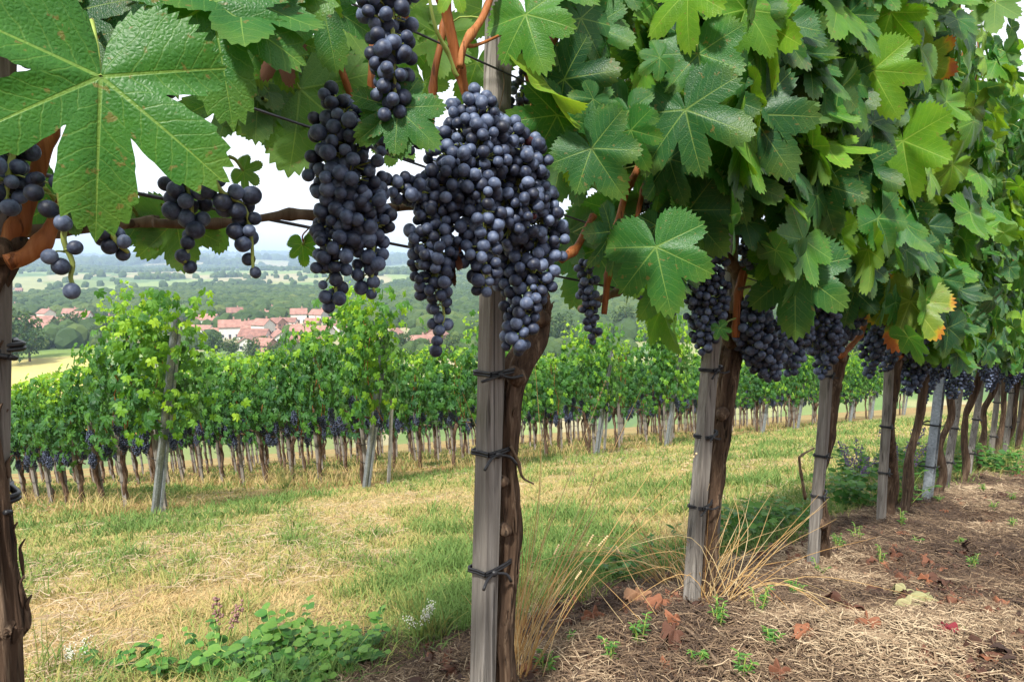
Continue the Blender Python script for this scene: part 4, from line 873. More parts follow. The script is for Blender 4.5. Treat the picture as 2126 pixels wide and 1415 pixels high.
#@@ROWS
# ------------------------------------------------------------------ the vineyard across the path: vines, stakes, end posts
def bg_foliage(seed, end=False, n=440):
    rg = np.random.default_rng(seed); mb = MB(); m = n; 
    # a hedge section: lumpy box filled with leaves, shoot tips above
    x = rg.uniform(-.44, .44, m); zz = rg.uniform(0, 1, m)**.9; h = .90+1.02*zz
    wid = .17+.12*np.sin(zz*3.0+.4)+.05*np.sin(x*9+seed)+.05*rg.normal(size=m)
    s = rg.choice([-1, 1], m); y = s*wid*rg.uniform(.5, 1.05, m)**.6
    droop = (.12*np.sin(x*6+seed*2)+.06*rg.normal(size=m)); h = np.where(zz < .2, h+droop, h)
    T = np.stack([x+.0*h, y+.0*h, h], -1)
    Nn = norm(np.stack([rg.normal(0, .45, m), s*1.0+rg.normal(0, .35, m), .45+rg.normal(0, .35, m)+zz**4*1.2], -1)); D = np.stack([rg.normal(0, .5, m), s*.25+rg.normal(0, .3, m), -1+rg.normal(0, .3, m)], -1)
    S = rg.uniform(.055, .09, m)*(1-.3*zz**3); rn = np.clip(.20+rg.normal(0, .17, m)+.40*np.clip(zz-.5, 0, 1)*1.8, 0, .9)
    rn = np.where(rg.uniform(size=m) < .0015, 1.0, rn)
    k = 80 if not end else 150                                                    # young shoots on top
    nsh = 7 if not end else 12; cx = rg.uniform(-.42, .42, nsh); cyy = rg.normal(0, .11, nsh); ch = rg.uniform(.08, .26, nsh)*(2.1 if end else 1); si = rg.integers(0, nsh, k); t = rg.uniform(0, 1, k)
    T2 = np.stack([cx[si]+rg.normal(0, .035, k)+.08*t, cyy[si]+rg.normal(0, .035, k), 1.80+ch[si]*t], -1)
    N2 = norm(np.stack([rg.normal(0, .6, k), rg.normal(0, .6, k), .8+rg.normal(0, .4, k)], -1)); D2 = np.stack([rg.normal(0, .8, k), rg.normal(0, .8, k), -.3+rg.normal(0, .4, k)], -1)
    S2 = rg.uniform(.025, .055, k)*(1.15-.4*t); r2 = np.clip(.74+rg.normal(0, .09, k)+.08*t, 0, .93)
    T = np.concatenate([T, T2]); Nn = np.concatenate([Nn, N2]); D = np.concatenate([D, D2]); S = np.concatenate([S, S2]); rn = np.concatenate([rn, r2])
    if end:
        k = 260; tt = rg.uniform(0, 1, k)**.8; T3 = np.stack([-.30+rg.normal(0, .17, k), rg.normal(0, .24, k), .80+1.38*tt], -1)
        T = np.concatenate([T, T3]); Nn = np.concatenate([Nn, norm(np.stack([-1+rg.normal(0, .4, k), rg.normal(0, .5, k), .5+rg.normal(0, .3, k)], -1))])
        D = np.concatenate([D, np.stack([-.3+rg.normal(0, .4, k), rg.normal(0, .5, k), -1+rg.normal(0, .3, k)], -1)]); S = np.concatenate([S, rg.uniform(.045, .075, k)]); rn = np.concatenate([rn, np.clip(rg.normal(.55, .15, k), 0, .85)])
    t_ = rg.integers(0, 3, len(T))
    for q in range(3):
        ix = t_ == q; mb.inst(FAR[q], basis(Nn[ix], D[ix], S[ix]), T[ix], rn[ix], smooth=False)
    return mb
def bg_trunk(seed):
    rg = np.random.default_rng(seed); P = [np.array([.05, .0, -.06])]
    for k in range(1, 6): P.append(np.array([.05+rg.normal(0, .018)+.008*k, rg.normal(0, .018), .15*k-.02]))
    mb = MB(); tube(mb, P, [.026, .031, .023, .026, .031], 9, 4, .3, seed)
    e = P[-1]; tube(mb, [e, e+[-.1, 0, .06], e+[-.35, 0, .08]], [.014, .010], 6, 3, .2, seed); tube(mb, [e, e+[.1, 0, .05], e+[.33, 0, .08]], [.014, .010], 6, 3, .2, seed+1)
    return mb
def bg_bunch(rg, c, L, low):
    mb = MB(); path = [c, c+[0, 0, -L/2], c+[.0, 0, -L]]; B, _, _ = berries_in(path, [.035, .052, .015], .021 if not low else .028, int(rg.integers(1e6)))
    mb.inst(ICO0, randrot(len(B))*(.0105 if not low else .014), B, rg.uniform(0, .6, len(B))); return mb
def bg_vine(seed, end=False, low=False):
    g = thing('grapevine', '', 'grapevine'); rg = np.random.default_rng(seed)
    part('trunk', bg_trunk(seed), m_bark, g, False); part('foliage', bg_foliage(seed, end, 440 if not low else 300), m_leaf_far, g, False)
    big = MB()
    for k in range(6 if not low else 4):
        b_ = bg_bunch(rg, np.array([rg.uniform(-.4, .4), rg.uniform(-.24, .2), rg.uniform(.80, .98)]), rg.uniform(.13, .2), low)
        part('grape_bunch', b_, m_berry, g, False)
    for k in range(3):
        m2 = MB(); x0 = rg.uniform(-.35, .35); tube(m2, [np.array([x0, rg.uniform(-.1, .1), h_]) for h_ in (.78, 1.1, 1.4, 1.75)], [.006, .003], 5, 3); part('cane', m2, m_cane, g, False)
    return g
PROT = [bg_vine(500+k) for k in range(5)]; PEND = [bg_vine(520+k, True) for k in range(2)]; PLOW = [bg_vine(540+k, False, True) for k in range(4)]; used = set()
def bg_stake(seed):
    rg = np.random.default_rng(seed); mb = MB(); tube(mb, [np.array([0, 0, -.06]), np.array([.0, .002, .5]), np.array([0, 0, 1.05])], .029, 4, 3, 0, seed, smooth=False, square=False)
    g = thing('wooden_stake', '', 'stake'); part('shaft', mb, m_stake, g, False)
    m2 = MB()
    for h_ in (.32, .55): tube(m2, [np.array([-.03, -.03, h_]), np.array([.075, -.03, h_]), np.array([.075, .03, h_]), np.array([-.03, .03, h_]), np.array([-.03, -.03, h_])], .004, 4, 0, cap=False)
    part('tie', m2, m_tie, g, False); return g
SPROT = [bg_stake(600+k) for k in range(3)]
def place(proto, loc, rot, label, group, scale=(1, 1, 1)):
    if proto.name in used: o = copy_tree(proto)
    else: o = proto; used.add(proto.name)
    o.location = tuple(float(v) for v in loc); o.rotation_euler = rot; o.scale = scale; o['label'] = label; o['group'] = group; return o
ROWN = ['nearest', 'second', 'third', 'fourth', 'fifth', 'sixth', 'seventh', 'eighth', 'ninth', 'tenth', 'eleventh', 'twelfth', 'thirteenth', 'fourteenth']
CNT = [17, 22, 26, 26, 24, 22, 20, 17, 14, 12, 12, 12, 12]
NUM = lambda n: '%d%s' % (n, 'th' if 10 < n % 100 < 20 else {1: 'st', 2: 'nd', 3: 'rd'}.get(n % 10, 'th'))
RZ = math.atan2(N[1], N[0]); slope_n = math.atan(.223)
for k, cnt in enumerate(CNT):
    a = 1.70+2.36*k
    for i in range(cnt):
        b = 6.42+.76*i+random.uniform(-.05, .05)-(.34 if i == 0 else 0); x, y = XY(a, b); z = float(G(x, y))
        low = k >= 4 or i > 14; src = PEND[k % 2] if i == 0 else (PLOW[random.randrange(4)] if low else PROT[random.randrange(5)])
        fl = random.choice([0, math.pi]) if i else 0
        lean = .055+random.uniform(-.02, .02)
        rot = Vector((0, 0, 1)); eul = (( -lean if not fl else lean), random.uniform(-.05, .05), RZ+fl+random.uniform(-.16, .16))
        s_ = random.uniform(.92, 1.10)*(1.04 if i == 0 else 1)*((.90 if i == 1 else .83) if k == 0 and i else (1.09 if k >= 2 else 1.03))
        place(src, (x, y, z), eul, '%s grapevine from the path in the %s row across the grass path' % (NUM(i+1), ROWN[k]), 'grapevines in the %s row across the path' % ROWN[k], (1, 1, s_))
        xs, ys = XY(a+.0, b-.04)
        place(SPROT[random.randrange(3)], (xs, ys, float(G(xs, ys))), (-lean*1.6, random.uniform(-.04, .04), RZ), 'thin grey stake of the %s vine in the %s row across the grass path' % (NUM(i+1), ROWN[k]), 'vine stakes in the %s row across the path' % ROWN[k])
    # end posts: broad steel post and a pale thin one
    x, y = XY(a-.14, 5.92); z = float(G(x, y)); p0 = np.array([x, y, z-.1]); top = p0+np.array([.26, .12, 1.95])
    g = cpost(p0, top, .085, .05, 'end_post', 'broad grey steel end post of the %s row across the path' % ROWN[k], 'post', 'steel end posts across the path')
    x, y = XY(a+.32, 6.1); z = float(G(x, y)); p0 = np.array([x, y, z-.05]); top = p0+np.array([.07, .0, 1.15])
    if k: 
        g = thing('pale_post', 'thin pale grey concrete post at the end of the %s row across the path' % ROWN[k], 'post', (x, y, z), 'pale thin posts across the path')
        mb = MB(); tube(mb, [p0, (p0+top)/2, top], .022, 4, 2, smooth=False); part('shaft', mb, m_conc, g)
    m = MB(); q0 = XY(a, 6.3); q1 = XY(a, 6.3+.76*cnt)
    for h_ in (.8,): 
        P = [np.array([*XY(a, b_), float(G(*XY(a, b_)))+h_]) for b_ in np.linspace(6.3, 6.3+.76*cnt, 8)]; tube(m, P, .003, 4, 0)
    o = link('trellis_wire', m.mesh('trellis_wire', m_wire)); tag(o, 'trellis wire strung along the %s row across the path' % ROWN[k], 'wire', 'trellis wires across the path')
#@@VALLEY
# ------------------------------------------------------------------ the village and the trees in the valley
def house_mesh(wd, dp, h, rh, ov=.5, side_win=3):
    wl = MB(); x, y = wd/2, dp/2
    V = np.array([[-x, -y, -2], [x, -y, -2], [x, y, -2], [-x, y, -2], [-x, -y, h], [x, -y, h], [x, y, h], [-x, y, h], [-x, 0, h+rh], [x, 0, h+rh]])
    wl.add(V, [np.array([[0, 1, 5, 4], [2, 3, 7, 6]]), np.array([[1, 2, 6, 9, 5], [3, 0, 4, 8, 7]])], 0, None, 0, False)
    rf = MB(); s = rh/y; t = .25
    for sg in (-1, 1):
        e = y+ov; A = [(-x-ov, sg*e, h-ov*s+.08), (x+ov, sg*e, h-ov*s+.08), (x+ov, 0, h+rh+.08), (-x-ov, 0, h+rh+.08)]
        V = np.array(A+[(a_, b_, c_+t) for a_, b_, c_ in A]); Fq = np.array([[0, 3, 2, 1], [4, 5, 6, 7], [0, 1, 5, 4], [2, 3, 7, 6], [1, 2, 6, 5], [3, 0, 4, 7]])
        rf.add(V, [Fq if sg < 0 else Fq[:, ::-1]], 0, None, 0, False)
    return wl, rf
def house(kind):
    wd, dp, h, rh, wm, rm, ch = kind; g = thing('village_house', '', 'house'); wl, rf = house_mesh(wd, dp, h, rh)
    part('wall', wl, wm, g, False); r_ = part('roof', rf, rm, g, False)
    if ch: c = MB(); box(c, (wd*.2, dp*.12, h+rh+.4), .7, .7, 2.0); KIDS.setdefault(r_.name, []).append(link('chimney', c.mesh('chimney', m_wall2), r_))
    n = max(2, int(wd/2.8))
    for lv in range(max(1, int(h/2.9))):
        for i in range(n):
            for sg in (-1, 1):
                m = MB(); box(m, (-wd/2+wd*(i+.5)/n, sg*(dp/2+.02), 1.5+2.8*lv), 1.1, .1, 1.3); part('window', m, m_win, g, False)
        for sg in (-1, 1):
            for yy in (-.25, .25):
                m = MB(); box(m, (sg*(wd/2+.02), dp*yy, 1.5+2.8*lv), .1, 1.1, 1.3); part('window', m, m_win, g, False)
    m = MB(); box(m, (0, -dp/2-.05, .2), 1.0, .1, 2.1); part('door', m, m_wood_dark, g, False)
    return g
HK = [(11, 8, 3.2, 3.0, m_wall, m_roof, 1), (9, 8, 5.6, 2.8, m_wall, m_roof, 1), (13, 8, 3.0, 2.8, m_wall, m_roof2, 0), (9, 7, 3.0, 2.6, m_wall2, m_roof, 1), (10, 9, 5.8, 3.0, m_wall2, m_roof2, 1), (15, 7, 3.0, 2.5, m_wall, m_roof, 0)]
HP = [house(k) for k in HK]
HL = ['low white house with red gabled roof', 'two-storey white house with red roof', 'long white house with dull red roof', 'small brick house with red roof', 'two-storey brick house with brown-red roof', 'long low house with a wide red roof']
HS = [(26, 652, 1), (54, 655, 0), (97, 664, 1), (72, 640, 3), (118, 645, 2), (133, 676, 5), (160, 645, 2), (182, 650, 0), (172, 673, 1), (203, 655, 4), (214, 660, 3), (236, 656, 4), (240, 642, 0), (190, 681, 3), (228, 683, 4), (270, 668, 0), (300, 660, 2), (420, 690, 5),
      (437, 672, 0), (488, 663, 4), (545, 660, 3), (596, 674, 2), (621, 668, 1), (662, 668, 1), (516, 684, 3), (576, 684, 4), (547, 693, 1), (457, 699, 5), (478, 700, 1), (582, 707, 5), (515, 722, 5), (552, 726, 3), (500, 690, 0), (611, 690, 3), (640, 700, 5), (425, 668, 2), (700, 690, 0), (745, 712, 3), (905, 716, 4), (870, 722, 0), (530, 706, 2), (650, 676, 3), (20, 600, 0), (40, 603, 3)]
HS += [(84, 641, 0), (108, 680, 3), (150, 665, 1), (130, 655, 3), (196, 640, 3), (255, 672, 2), (90, 690, 3), (670, 700, 0), (690, 672, 3), (640, 725, 2), (560, 648, 3), (480, 648, 0), (820, 700, 3)]
HS.sort()
occ = []
for i, (px, py, kd) in enumerate(HS):
    p = ground_hit(px, py+2, 120); r_ = random.uniform(-.5, .5)+random.choice([0, math.pi/2])*(random.random() < .3)
    s_ = random.uniform(.58, .8)
    place(HP[kd], p, (0, 0, r_), '%s, %s house from the left in the village' % (HL[kd], NUM(i+1)), 'village houses', (s_, s_, s_)); occ.append(p)
# long open barn at the left
p = ground_hit(50, 688, 100); g = thing('barn', 'long low barn with a bright red roof on open timber posts below the village', 'barn', p, rz=.15)
wl, rf = house_mesh(22, 8, 3.6, 2.6, .8); wl = MB(); box(wl, (-5, 1.5, .8), 12, 4, 5.4)
part('wall', wl, m_wall2, g, False); part('roof', rf, m_roof, g, False)
for xx in (-10.5, -5, 0, 5, 10.5):
    m = MB(); box(m, (xx, -3.8, .9), .35, .35, 5.6); part('post', m, m_wood_dark, g, False)
# trees
def tree(seed, h=9., w_=7., dense=1.0, nl=900):
    rg = np.random.default_rng(seed); g = thing('leafy_tree', '', 'tree'); tb = MB()
    tube(tb, [np.array([0, 0, -.8]), np.array([.1, 0, h*.25]), np.array([.2, .1, h*.5])], [.3, .2, .12], 7, 3, .1, seed)
    for k in range(5): a_ = k*1.26+rg.uniform(0, .5); tube(tb, [np.array([.1, 0, h*.25]), np.array([math.cos(a_)*w_*.2, math.sin(a_)*w_*.2, h*.5]), np.array([math.cos(a_)*w_*.33, math.sin(a_)*w_*.33, h*.72])], [.12, .04], 5, 3)
    part('trunk', tb, m_bark, g, False)
    nc = 16; cc = []; 
    for k in range(nc):
        u = rg.uniform(-1, 1); a_ = rg.uniform(0, 6.28); q = math.sqrt(1-u*u); rr = rg.uniform(.45, .75); cc.append((math.cos(a_)*q*rr*w_/2, math.sin(a_)*q*rr*w_/2, h*.58+u*rr*h*.38, rg.uniform(.16, .27)*w_))
    cb = MB(); P = []; Nn = []; rn = []
    for cx_, cy_, cz_, r_ in cc:
        m = nl//nc; d = norm(rg.normal(size=(m, 3))); P.append(np.array([cx_, cy_, cz_])+d*r_*rg.uniform(.6, 1.05, (m, 1))); Nn.append(d+rg.normal(0, .5, (m, 3))); rn.append(np.clip(rg.normal(.45, .25, m)+rg.normal(0, .1), 0, 1))
    P = np.concatenate(P); Nn = norm(np.concatenate(Nn)); rn = np.concatenate(rn); m = len(P)
    D = rg.normal(size=(m, 3)); L = (np.array([[-.5, 0, 0], [0, -.6, 0], [.5, 0, .1], [0, .7, -.1]]), [np.array([[0, 1, 2, 3]])], None)
    cb.inst(L, basis(Nn, D, rg.uniform(.35, .75, m)*w_/9), P, rn, smooth=False); part('crown', cb, m_crown, g, False); return g
TP = [tree(700, 9, 8), tree(701, 12, 7), tree(702, 7, 7), tree(703, 10, 10), tree(704, 14, 5)]
TL = ['round bushy green tree', 'tall oval tree', 'small spreading fruit tree', 'broad dark green tree', 'slim upright tree']
TR = []; trs = []
rg = np.random.default_rng(77)
spec = [(38, 745, 3, 1.4), (20, 760, 3, 1.3), (62, 750, 0, 1.2), (178, 700, 0, 1.0), (150, 704, 3, 1.0), (125, 700, 2, 1.2), (205, 700, 2, 1.0), (445, 738, 3, .7), (480, 742, 0, .75), (525, 745, 3, .6), (570, 742, 0, .6), (610, 735, 2, .7), (840, 738, 3, .7), (880, 742, 0, .7), (940, 744, 3, .7), (1300, 700, 3, 1.2), (1130, 710, 0, 1.1), (1165, 718, 3, 1.1), (1880, 760, 0, 1.0), (1780, 770, 3, 1.0), (1830, 750, 1, 1.)]
while len(trs) < 262:
    u_ = rg.uniform(); px = rg.uniform(10, 320) if u_ < .3 else (rg.uniform(400, 720) if u_ < .78 else rg.uniform(700, 1900)); py = rg.uniform(636, 728); trs.append((px, py, int(rg.integers(0, 5)), rg.uniform(.26, .58)))
trs = spec+trs
def where(px, py): return 'in front of the village' if py > 712 else ('among the village houses' if py > 655 else 'behind the village')
for px, py, kd, s_ in trs:
    p = ground_hit(px, py, 110)
    if px > 10 and any(abs(p[0]-q[0]) < 5.5 and abs(p[1]-q[1]) < 6 for q in occ): continue
    if (px, py, kd, s_) not in spec and any(abs(p[0]-q[0]) < 6 and 0 < q[1]-p[1] < 40 for q in occ): s_ *= .6
    if p[0] < -90 and p[1] < 225 and (px, py, kd, s_) not in spec: continue
    s_ = float(s_)
    TR.append((px, kd, where(px, py), p, s_))
TR.sort(key=lambda q: q[0]); cn_ = {}
for px, kd, wh, p, s_ in TR:
    cn_[kd, wh] = cn_.get((kd, wh), 0)+1
    o = place(TP[kd], p-[0, 0, .3], (0, 0, rg.uniform(0, 6.28)), '%s %s, %s of its kind from the left' % (TL[kd], wh, NUM(cn_[kd, wh])), 'valley trees: %s %s' % (TL[kd], wh), (s_, s_, s_))
# woods: thousands of crowns, one mass
def woods():
    rg = np.random.default_rng(5); mb = MB()
    def put(n, d0, d1, thr, s0, s1, hollow=False):
        a_ = rg.uniform(-.74, .74, n); d = np.sqrt(rg.uniform(d0*d0, d1*d1, n)); x = np.sin(a_)*d; y = np.cos(a_)*d
        k_ = forest(x, y) > thr+rg.normal(0, .02, n)
        if d0 < 430:
            O = np.array([q[:2] for q in occ]); dx = np.abs(x[:, None]-O[None, :, 0]); dy = O[None, :, 1]-y[:, None]
            k_ &= ~np.any((dx < 8) & (dy > -8) & (dy < (14 if hollow else 90)), 1)
            k_ &= ~((np.arctan2(x, y) < math.radians(-30)) & (d < 262)) & (fbm(x/25, y/25, 2, 12) > (.48 if hollow else .0))
        x, y, d = x[k_], y[k_], d[k_]; n = len(x)
        S = rg.uniform(s0, s1, n); z = G(x, y)+S*.55
        base = ICO1 if s1 < 9 else ICO1
        tv = []
        for q in range(4):
            V = base[0].copy(); V = V*(1+.32*np.array([mnoise.noise(Vector(v*1.9)+Vector((q*7, 0, 0))) for v in V]))[:, None]; tv.append((V, base[1], None))
        t_ = rg.integers(0, 4, n)
        for q in range(4):
            ix = np.where(t_ == q)[0]; m = len(ix)
            if not m: continue
            an = rg.uniform(0, 6.28, m); c, s = np.cos(an), np.sin(an); Z0 = np.zeros(m); Rm = np.stack([np.stack([c, -s, Z0], -1), np.stack([s, c, Z0], -1), np.stack([Z0, Z0, np.full(m, 1.15)], -1)], -2)*S[ix][:, None, None]
            rn = np.clip(rg.normal(.1, .16, m)+.75*(fbm(x[ix]/45, y[ix]/45, 2, 7)-.1), 0, 1); mb.inst(tv[q], Rm, np.stack([x[ix], y[ix], z[ix]], -1), rn, smooth=False)
    put(26000, 430, 1000, .52, 2.8, 5.0); put(28000, 1000, 2600, .535, 4, 6.5); put(14000, 2600, 6500, .50, 10, 20)
    put(900, 430, 1800, .30, 2.5, 5); put(6000, 240, 430, .62, 2.6, 4.6); put(5200, 185, 430, .40, 1.3, 3.0, True)
    o = link('woodland', mb.mesh('woodland', m_crown)); tag(o, 'dark woods covering the far valley hillsides', 'woodland', kind='stuff')
woods()
#@@PLANTS
# ------------------------------------------------------------------ plants and litter in the foreground
def weed(px, py, n, hgt, seed, label, tpl=None, sz=(.02, .035), rn=(.3, .9), name='weed_plant', spread=.08, cat='weed', group='broad-leaved weeds'):
    rg = np.random.default_rng(seed); p = ground_hit(px, py, .5, 60); g = thing(name, label, cat, p, group); st_ = MB(); lf = MB(); tpl = tpl or OV
    Nn, D, S, T, R_ = [], [], [], [], []
    for k in range(n):
        a_ = rg.uniform(0, 6.28); q = rg.uniform(.2, 1)*spread; hh = hgt*rg.uniform(.5, 1.1); b0 = p+[math.cos(a_)*q*.3, math.sin(a_)*q*.3, -.01]; e = p+np.array([math.cos(a_)*q*1.2, math.sin(a_)*q*1.2, hh])
        m = (b0+e)/2+[0, 0, hh*.15]; tube(st_, [b0, m, e], [.0018, .001], 5, 4); C = smooth_path([b0, m, e], 6)
        for c in C[3::2]:
            for sg in (0, math.pi):
                an = a_+sg+math.pi/2*(rg.integers(0, 2))+rg.normal(0, .3); T.append(c); D.append((math.cos(an), math.sin(an), rg.uniform(-.2, .5))); Nn.append((rg.normal(0, .35), rg.normal(0, .35)-.35, 1)); S.append(rg.uniform(*sz)); R_.append(rg.uniform(*rn))
        T.append(e); D.append((math.cos(a_), math.sin(a_), .3)); Nn.append((rg.normal(0, .3), -.5, 1)); S.append(rg.uniform(*sz)); R_.append(rn[1])
    lf.inst(tpl, basis(norm(np.array(Nn)), np.array(D, float), np.array(S)), np.array(T), np.array(R_))
    part('stem', st_, m_petiole, g); part('leaves', lf, m_weed, g); return g
WL = [(250, 1400, 5, .08), (350, 1412, 6, .09), (455, 1395, 9, .13), (520, 1405, 10, .14), (575, 1400, 10, .15), (620, 1392, 9, .16), (670, 1385, 9, .13), (720, 1375, 8, .11), (770, 1352, 7, .09), (690, 1412, 8, .09), (560, 1440, 9, .10), (640, 1440, 9, .10)]
for i, (px, py, n, h_) in enumerate(WL): weed(px, py, n, h_*.72, 800+i, 'round-leaved green weed, %s from the left in the clump at the bottom edge' % NUM(i+1), sz=(.013, .034), spread=.11, rn=(.0, 1.0))
W2 = [(1355, 1185, 8, .12), (1300, 1200, 6, .09), (1545, 1130, 10, .15), (1580, 1115, 10, .16), (1620, 1110, 9, .14), (1500, 1140, 8, .12), (1660, 1105, 8, .12), (1760, 1060, 9, .16), (1790, 1050, 9, .18), (1870, 1045, 10, .22), (1760, 1020, 9, .25), (1860, 1020, 10, .25), (1885, 1000, 9, .25), (1990, 985, 8, .2), (2060, 985, 8, .18), (2110, 990, 9, .2), (1810, 1000, 9, .22), (1935, 1000, 8, .22)]
for i, (px, py, n, h_) in enumerate(W2): weed(px, py, n, h_, 830+i, 'green weed at the foot of the near row, %s from the left between the stakes' % NUM(i+1), OV if i % 3 else OVN, (.025, .045), (.1, .8), spread=.12, group='weeds between the stakes')
def spikes(px, py, n, h, seed, label, mat, name, cat, bs_=.004):
    rg = np.random.default_rng(seed); p = ground_hit(px, py, .5, 60); g = thing(name, label, cat, p); s_ = MB(); f = MB()
    for k in range(n):
        a_ = rg.uniform(0, 6.28); e = p+np.array([math.cos(a_)*h*.3, math.sin(a_)*h*.3, h*rg.uniform(.7, 1.1)]); tube(s_, [p-[0, 0, .02], (p+e)/2+[0, 0, h*.1], e], .0015, 4, 4); C = smooth_path([p, (p+e)/2+[0, 0, h*.1], e], 12)[13:]
        pts = np.repeat(C, 3, 0)+rg.normal(0, .006, (len(C)*3, 3)); f.inst(ICO0, randrot(len(pts))*bs_, pts, 0)
    part('stem', s_, m_petiole, g); part('flowers', f, mat, g)
spikes(1775, 1045, 9, .30, 1, 'purple sage flower spikes standing behind the third stake', m_flower, 'sage_plant', 'flower')
spikes(1868, 1040, 8, .36, 2, 'purple sage spikes just left of the steel post', m_flower, 'sage_plant', 'flower')
spikes(462, 1370, 2, .17, 3, 'faded brown flower spike above the round-leaved weeds', plain('faded_petals', (.22, .12, .10), .8), 'seed_spike', 'flower')
spikes(870, 1335, 5, .12, 4, 'small white-flowered plant left of the tall stake', m_white, 'white_flower', 'flower', .0018)
spikes(160, 1405, 3, .10, 5, 'small white-budded plant near the shaggy trunk', m_white, 'white_flower', 'flower', .0018)
def tuft(px, py, n, L, seed, label, mat, rn=(0, 1), fan=.9, wd=.0022, dirx=0., name='dry_grass_tuft', cat='grass tuft', ears=False):
    rg = np.random.default_rng(seed); p = ground_hit(px, py, .5, 60); g = thing(name, label, cat, p, 'grass tufts'); mb = MB()
    for k in range(n):
        a_ = rg.uniform(0, 6.28); f = rg.uniform(.0, fan); l = L*rg.uniform(.45, 1.1); b0 = p+[rg.normal(0, .02), rg.normal(0, .02), -.01]
        d = np.array([math.cos(a_)*f+dirx, math.sin(a_)*f*.8, 1.]); d = d/np.linalg.norm(d); e = b0+d*l+np.array([math.cos(a_)*f*l*.35, math.sin(a_)*f*l*.35, -f*f*l*.35]); m = b0+d*l*.55
        tube(mb, [b0, m, e], [wd*.5, wd*.45, wd*.18], 4, 5, rnd=rg.uniform(*rn), cap=False)
        if ears and rg.uniform() < .35:
            q = np.linspace(.86, 1, 6)[:, None]; pts = m+(e-m)*q; mb.inst(ICO0, randrot(6)*.0022, pts, .9)
    part('blades', mb, mat, g)
tuft(1072, 1412, 46, .36, 1, 'tall dry golden grass stalks at the foot of the tall stake', m_dry, fan=.4, dirx=.12, ears=True, wd=.0018)
tuft(1065, 1412, 16, .66, 2, 'long bent dry stalks leaning right from the tall stake', m_dry, fan=.45, dirx=.42, ears=True, wd=.0018)
tuft(1450, 1240, 60, .30, 3, 'straw-coloured dry grass clump at the short stake', m_dry, fan=1.0, wd=.0017)
tuft(1480, 1255, 40, .34, 4, 'flattened dry grass spilling right from the short stake', m_dry, fan=1.8, dirx=.7, wd=.0017)
tuft(1390, 1215, 30, .34, 5, 'thin dry grass leaning left of the short stake', m_dry, fan=1.2, dirx=-.5)
for i, (px, py, L_, dx) in enumerate([(330, 1395, .24, .3), (405, 1380, .22, -.3), (70, 1330, .16, .5), (620, 1360, .16, .2), (740, 1330, .15, -.1), (1330, 1300, .3, -.8), (1250, 1180, .2, .3)]): tuft(px, py, 3, L_, 60+i, ['two thin pale stalks rising left of the round-leaved weeds', 'bent pale stalk over the round-leaved weeds', 'short arched straw stalk by the shaggy trunk', 'thin stalk standing in the middle of the weed clump', 'thin dry stalk at the right end of the weed clump', 'long pale stalks leaning left between tall and short stake', 'thin stalks standing in the grass between tall and short stake'][i], m_dry, fan=.3, dirx=dx, wd=.0016, name='dry_stalks', ears=True)
GT = [(900, 1330, 40, .12, 'in front of the tall stake'), (860, 1290, 24, .13, 'left of the tall stake'), (1215, 1260, 34, .12, 'right of the tall stake'), (1180, 1225, 20, .12, 'between the tall and the short stake'), (100, 1410, 14, .2, 'near the shaggy trunk'), (1880, 985, 50, .25, 'left of the steel post'), (2000, 975, 40, .25, 'right of the steel post'), (595, 1015, 60, .34, 'at a vine of the row across the path'), (1650, 1130, 30, .12, 'between the short and the twisted vine'), (2080, 970, 50, .2, 'far right under the near row'), (990, 1280, 20, .10, 'behind the tall stake')]
for i, (px, py, n, L, s_) in enumerate(GT): tuft(px, py, n, L, 20+i, 'green grass tuft '+s_, m_grass, (.55, 1), .7, .003, name='grass_tuft')
DLV = [(1325, 1250, .62, .055, 'large curled orange-brown dead leaf right of the tall stake'), (1375, 1262, .45, .05, 'crumpled brown dead leaf touching the large one'), (893, 1345, .3, .028, 'small red-brown dead leaf in front of the clump of weeds'), (1880, 1240, .80, .05, 'pale green-grey withered leaf lying folded on the straw'), (1925, 1255, .85, .05, 'pale withered leaf with a brown edge'), (1890, 1270, .78, .045, 'small curled pale leaf with red rim'), (1962, 1318, 1.0, .036, 'crimson and yellow fallen leaf on the straw'),
       (1995, 1312, .9, .02, 'tiny yellow leaf beside the crimson one'), (1400, 1300, .5, .045, 'brown dead leaf below the dry grass clump'), (1230, 1290, .4, .045, 'brown crumpled leaf near the golden grass'), (1770, 1280, .25, .05, 'dark brown crumpled leaves heap, upper one'), (1800, 1305, .45, .04, 'orange-brown leaf under the dark heap'), (1745, 1265, .15, .05, 'dark curled leaf left in the heap'), (1680, 1320, .5, .035, 'orange-brown leaf left of the dark heap'), (1930, 1175, .35, .045, 'brown leaf by the pale folded leaves'), (1925, 1215, .5, .04, 'rusty leaf above the pale folded leaves'), (1640, 1165, .45, .03, 'small orange leaf by the third stake'), (2050, 1090, .4, .035, 'brown leaf right of the steel post'), (1960, 1065, .5, .03, 'orange leaf at the foot of the steel post'), (1385, 1390, .45, .025, 'orange chip of leaf near the bottom edge'), (1620, 1410, .35, .04, 'brown leaf cut by the bottom edge'), (1120, 1300, .4, .04, 'brown leaf right behind the golden grass'), (1860, 1160, .3, .04, 'dark brown leaf behind the third stake'), (1400, 1330, .2, .05, 'dark wrinkled leaf right of the golden grass')]
DT = [leaf_tpl(30, 2, 8, .06, 900+s, 1.5+.3*s, .55) for s in range(3)]
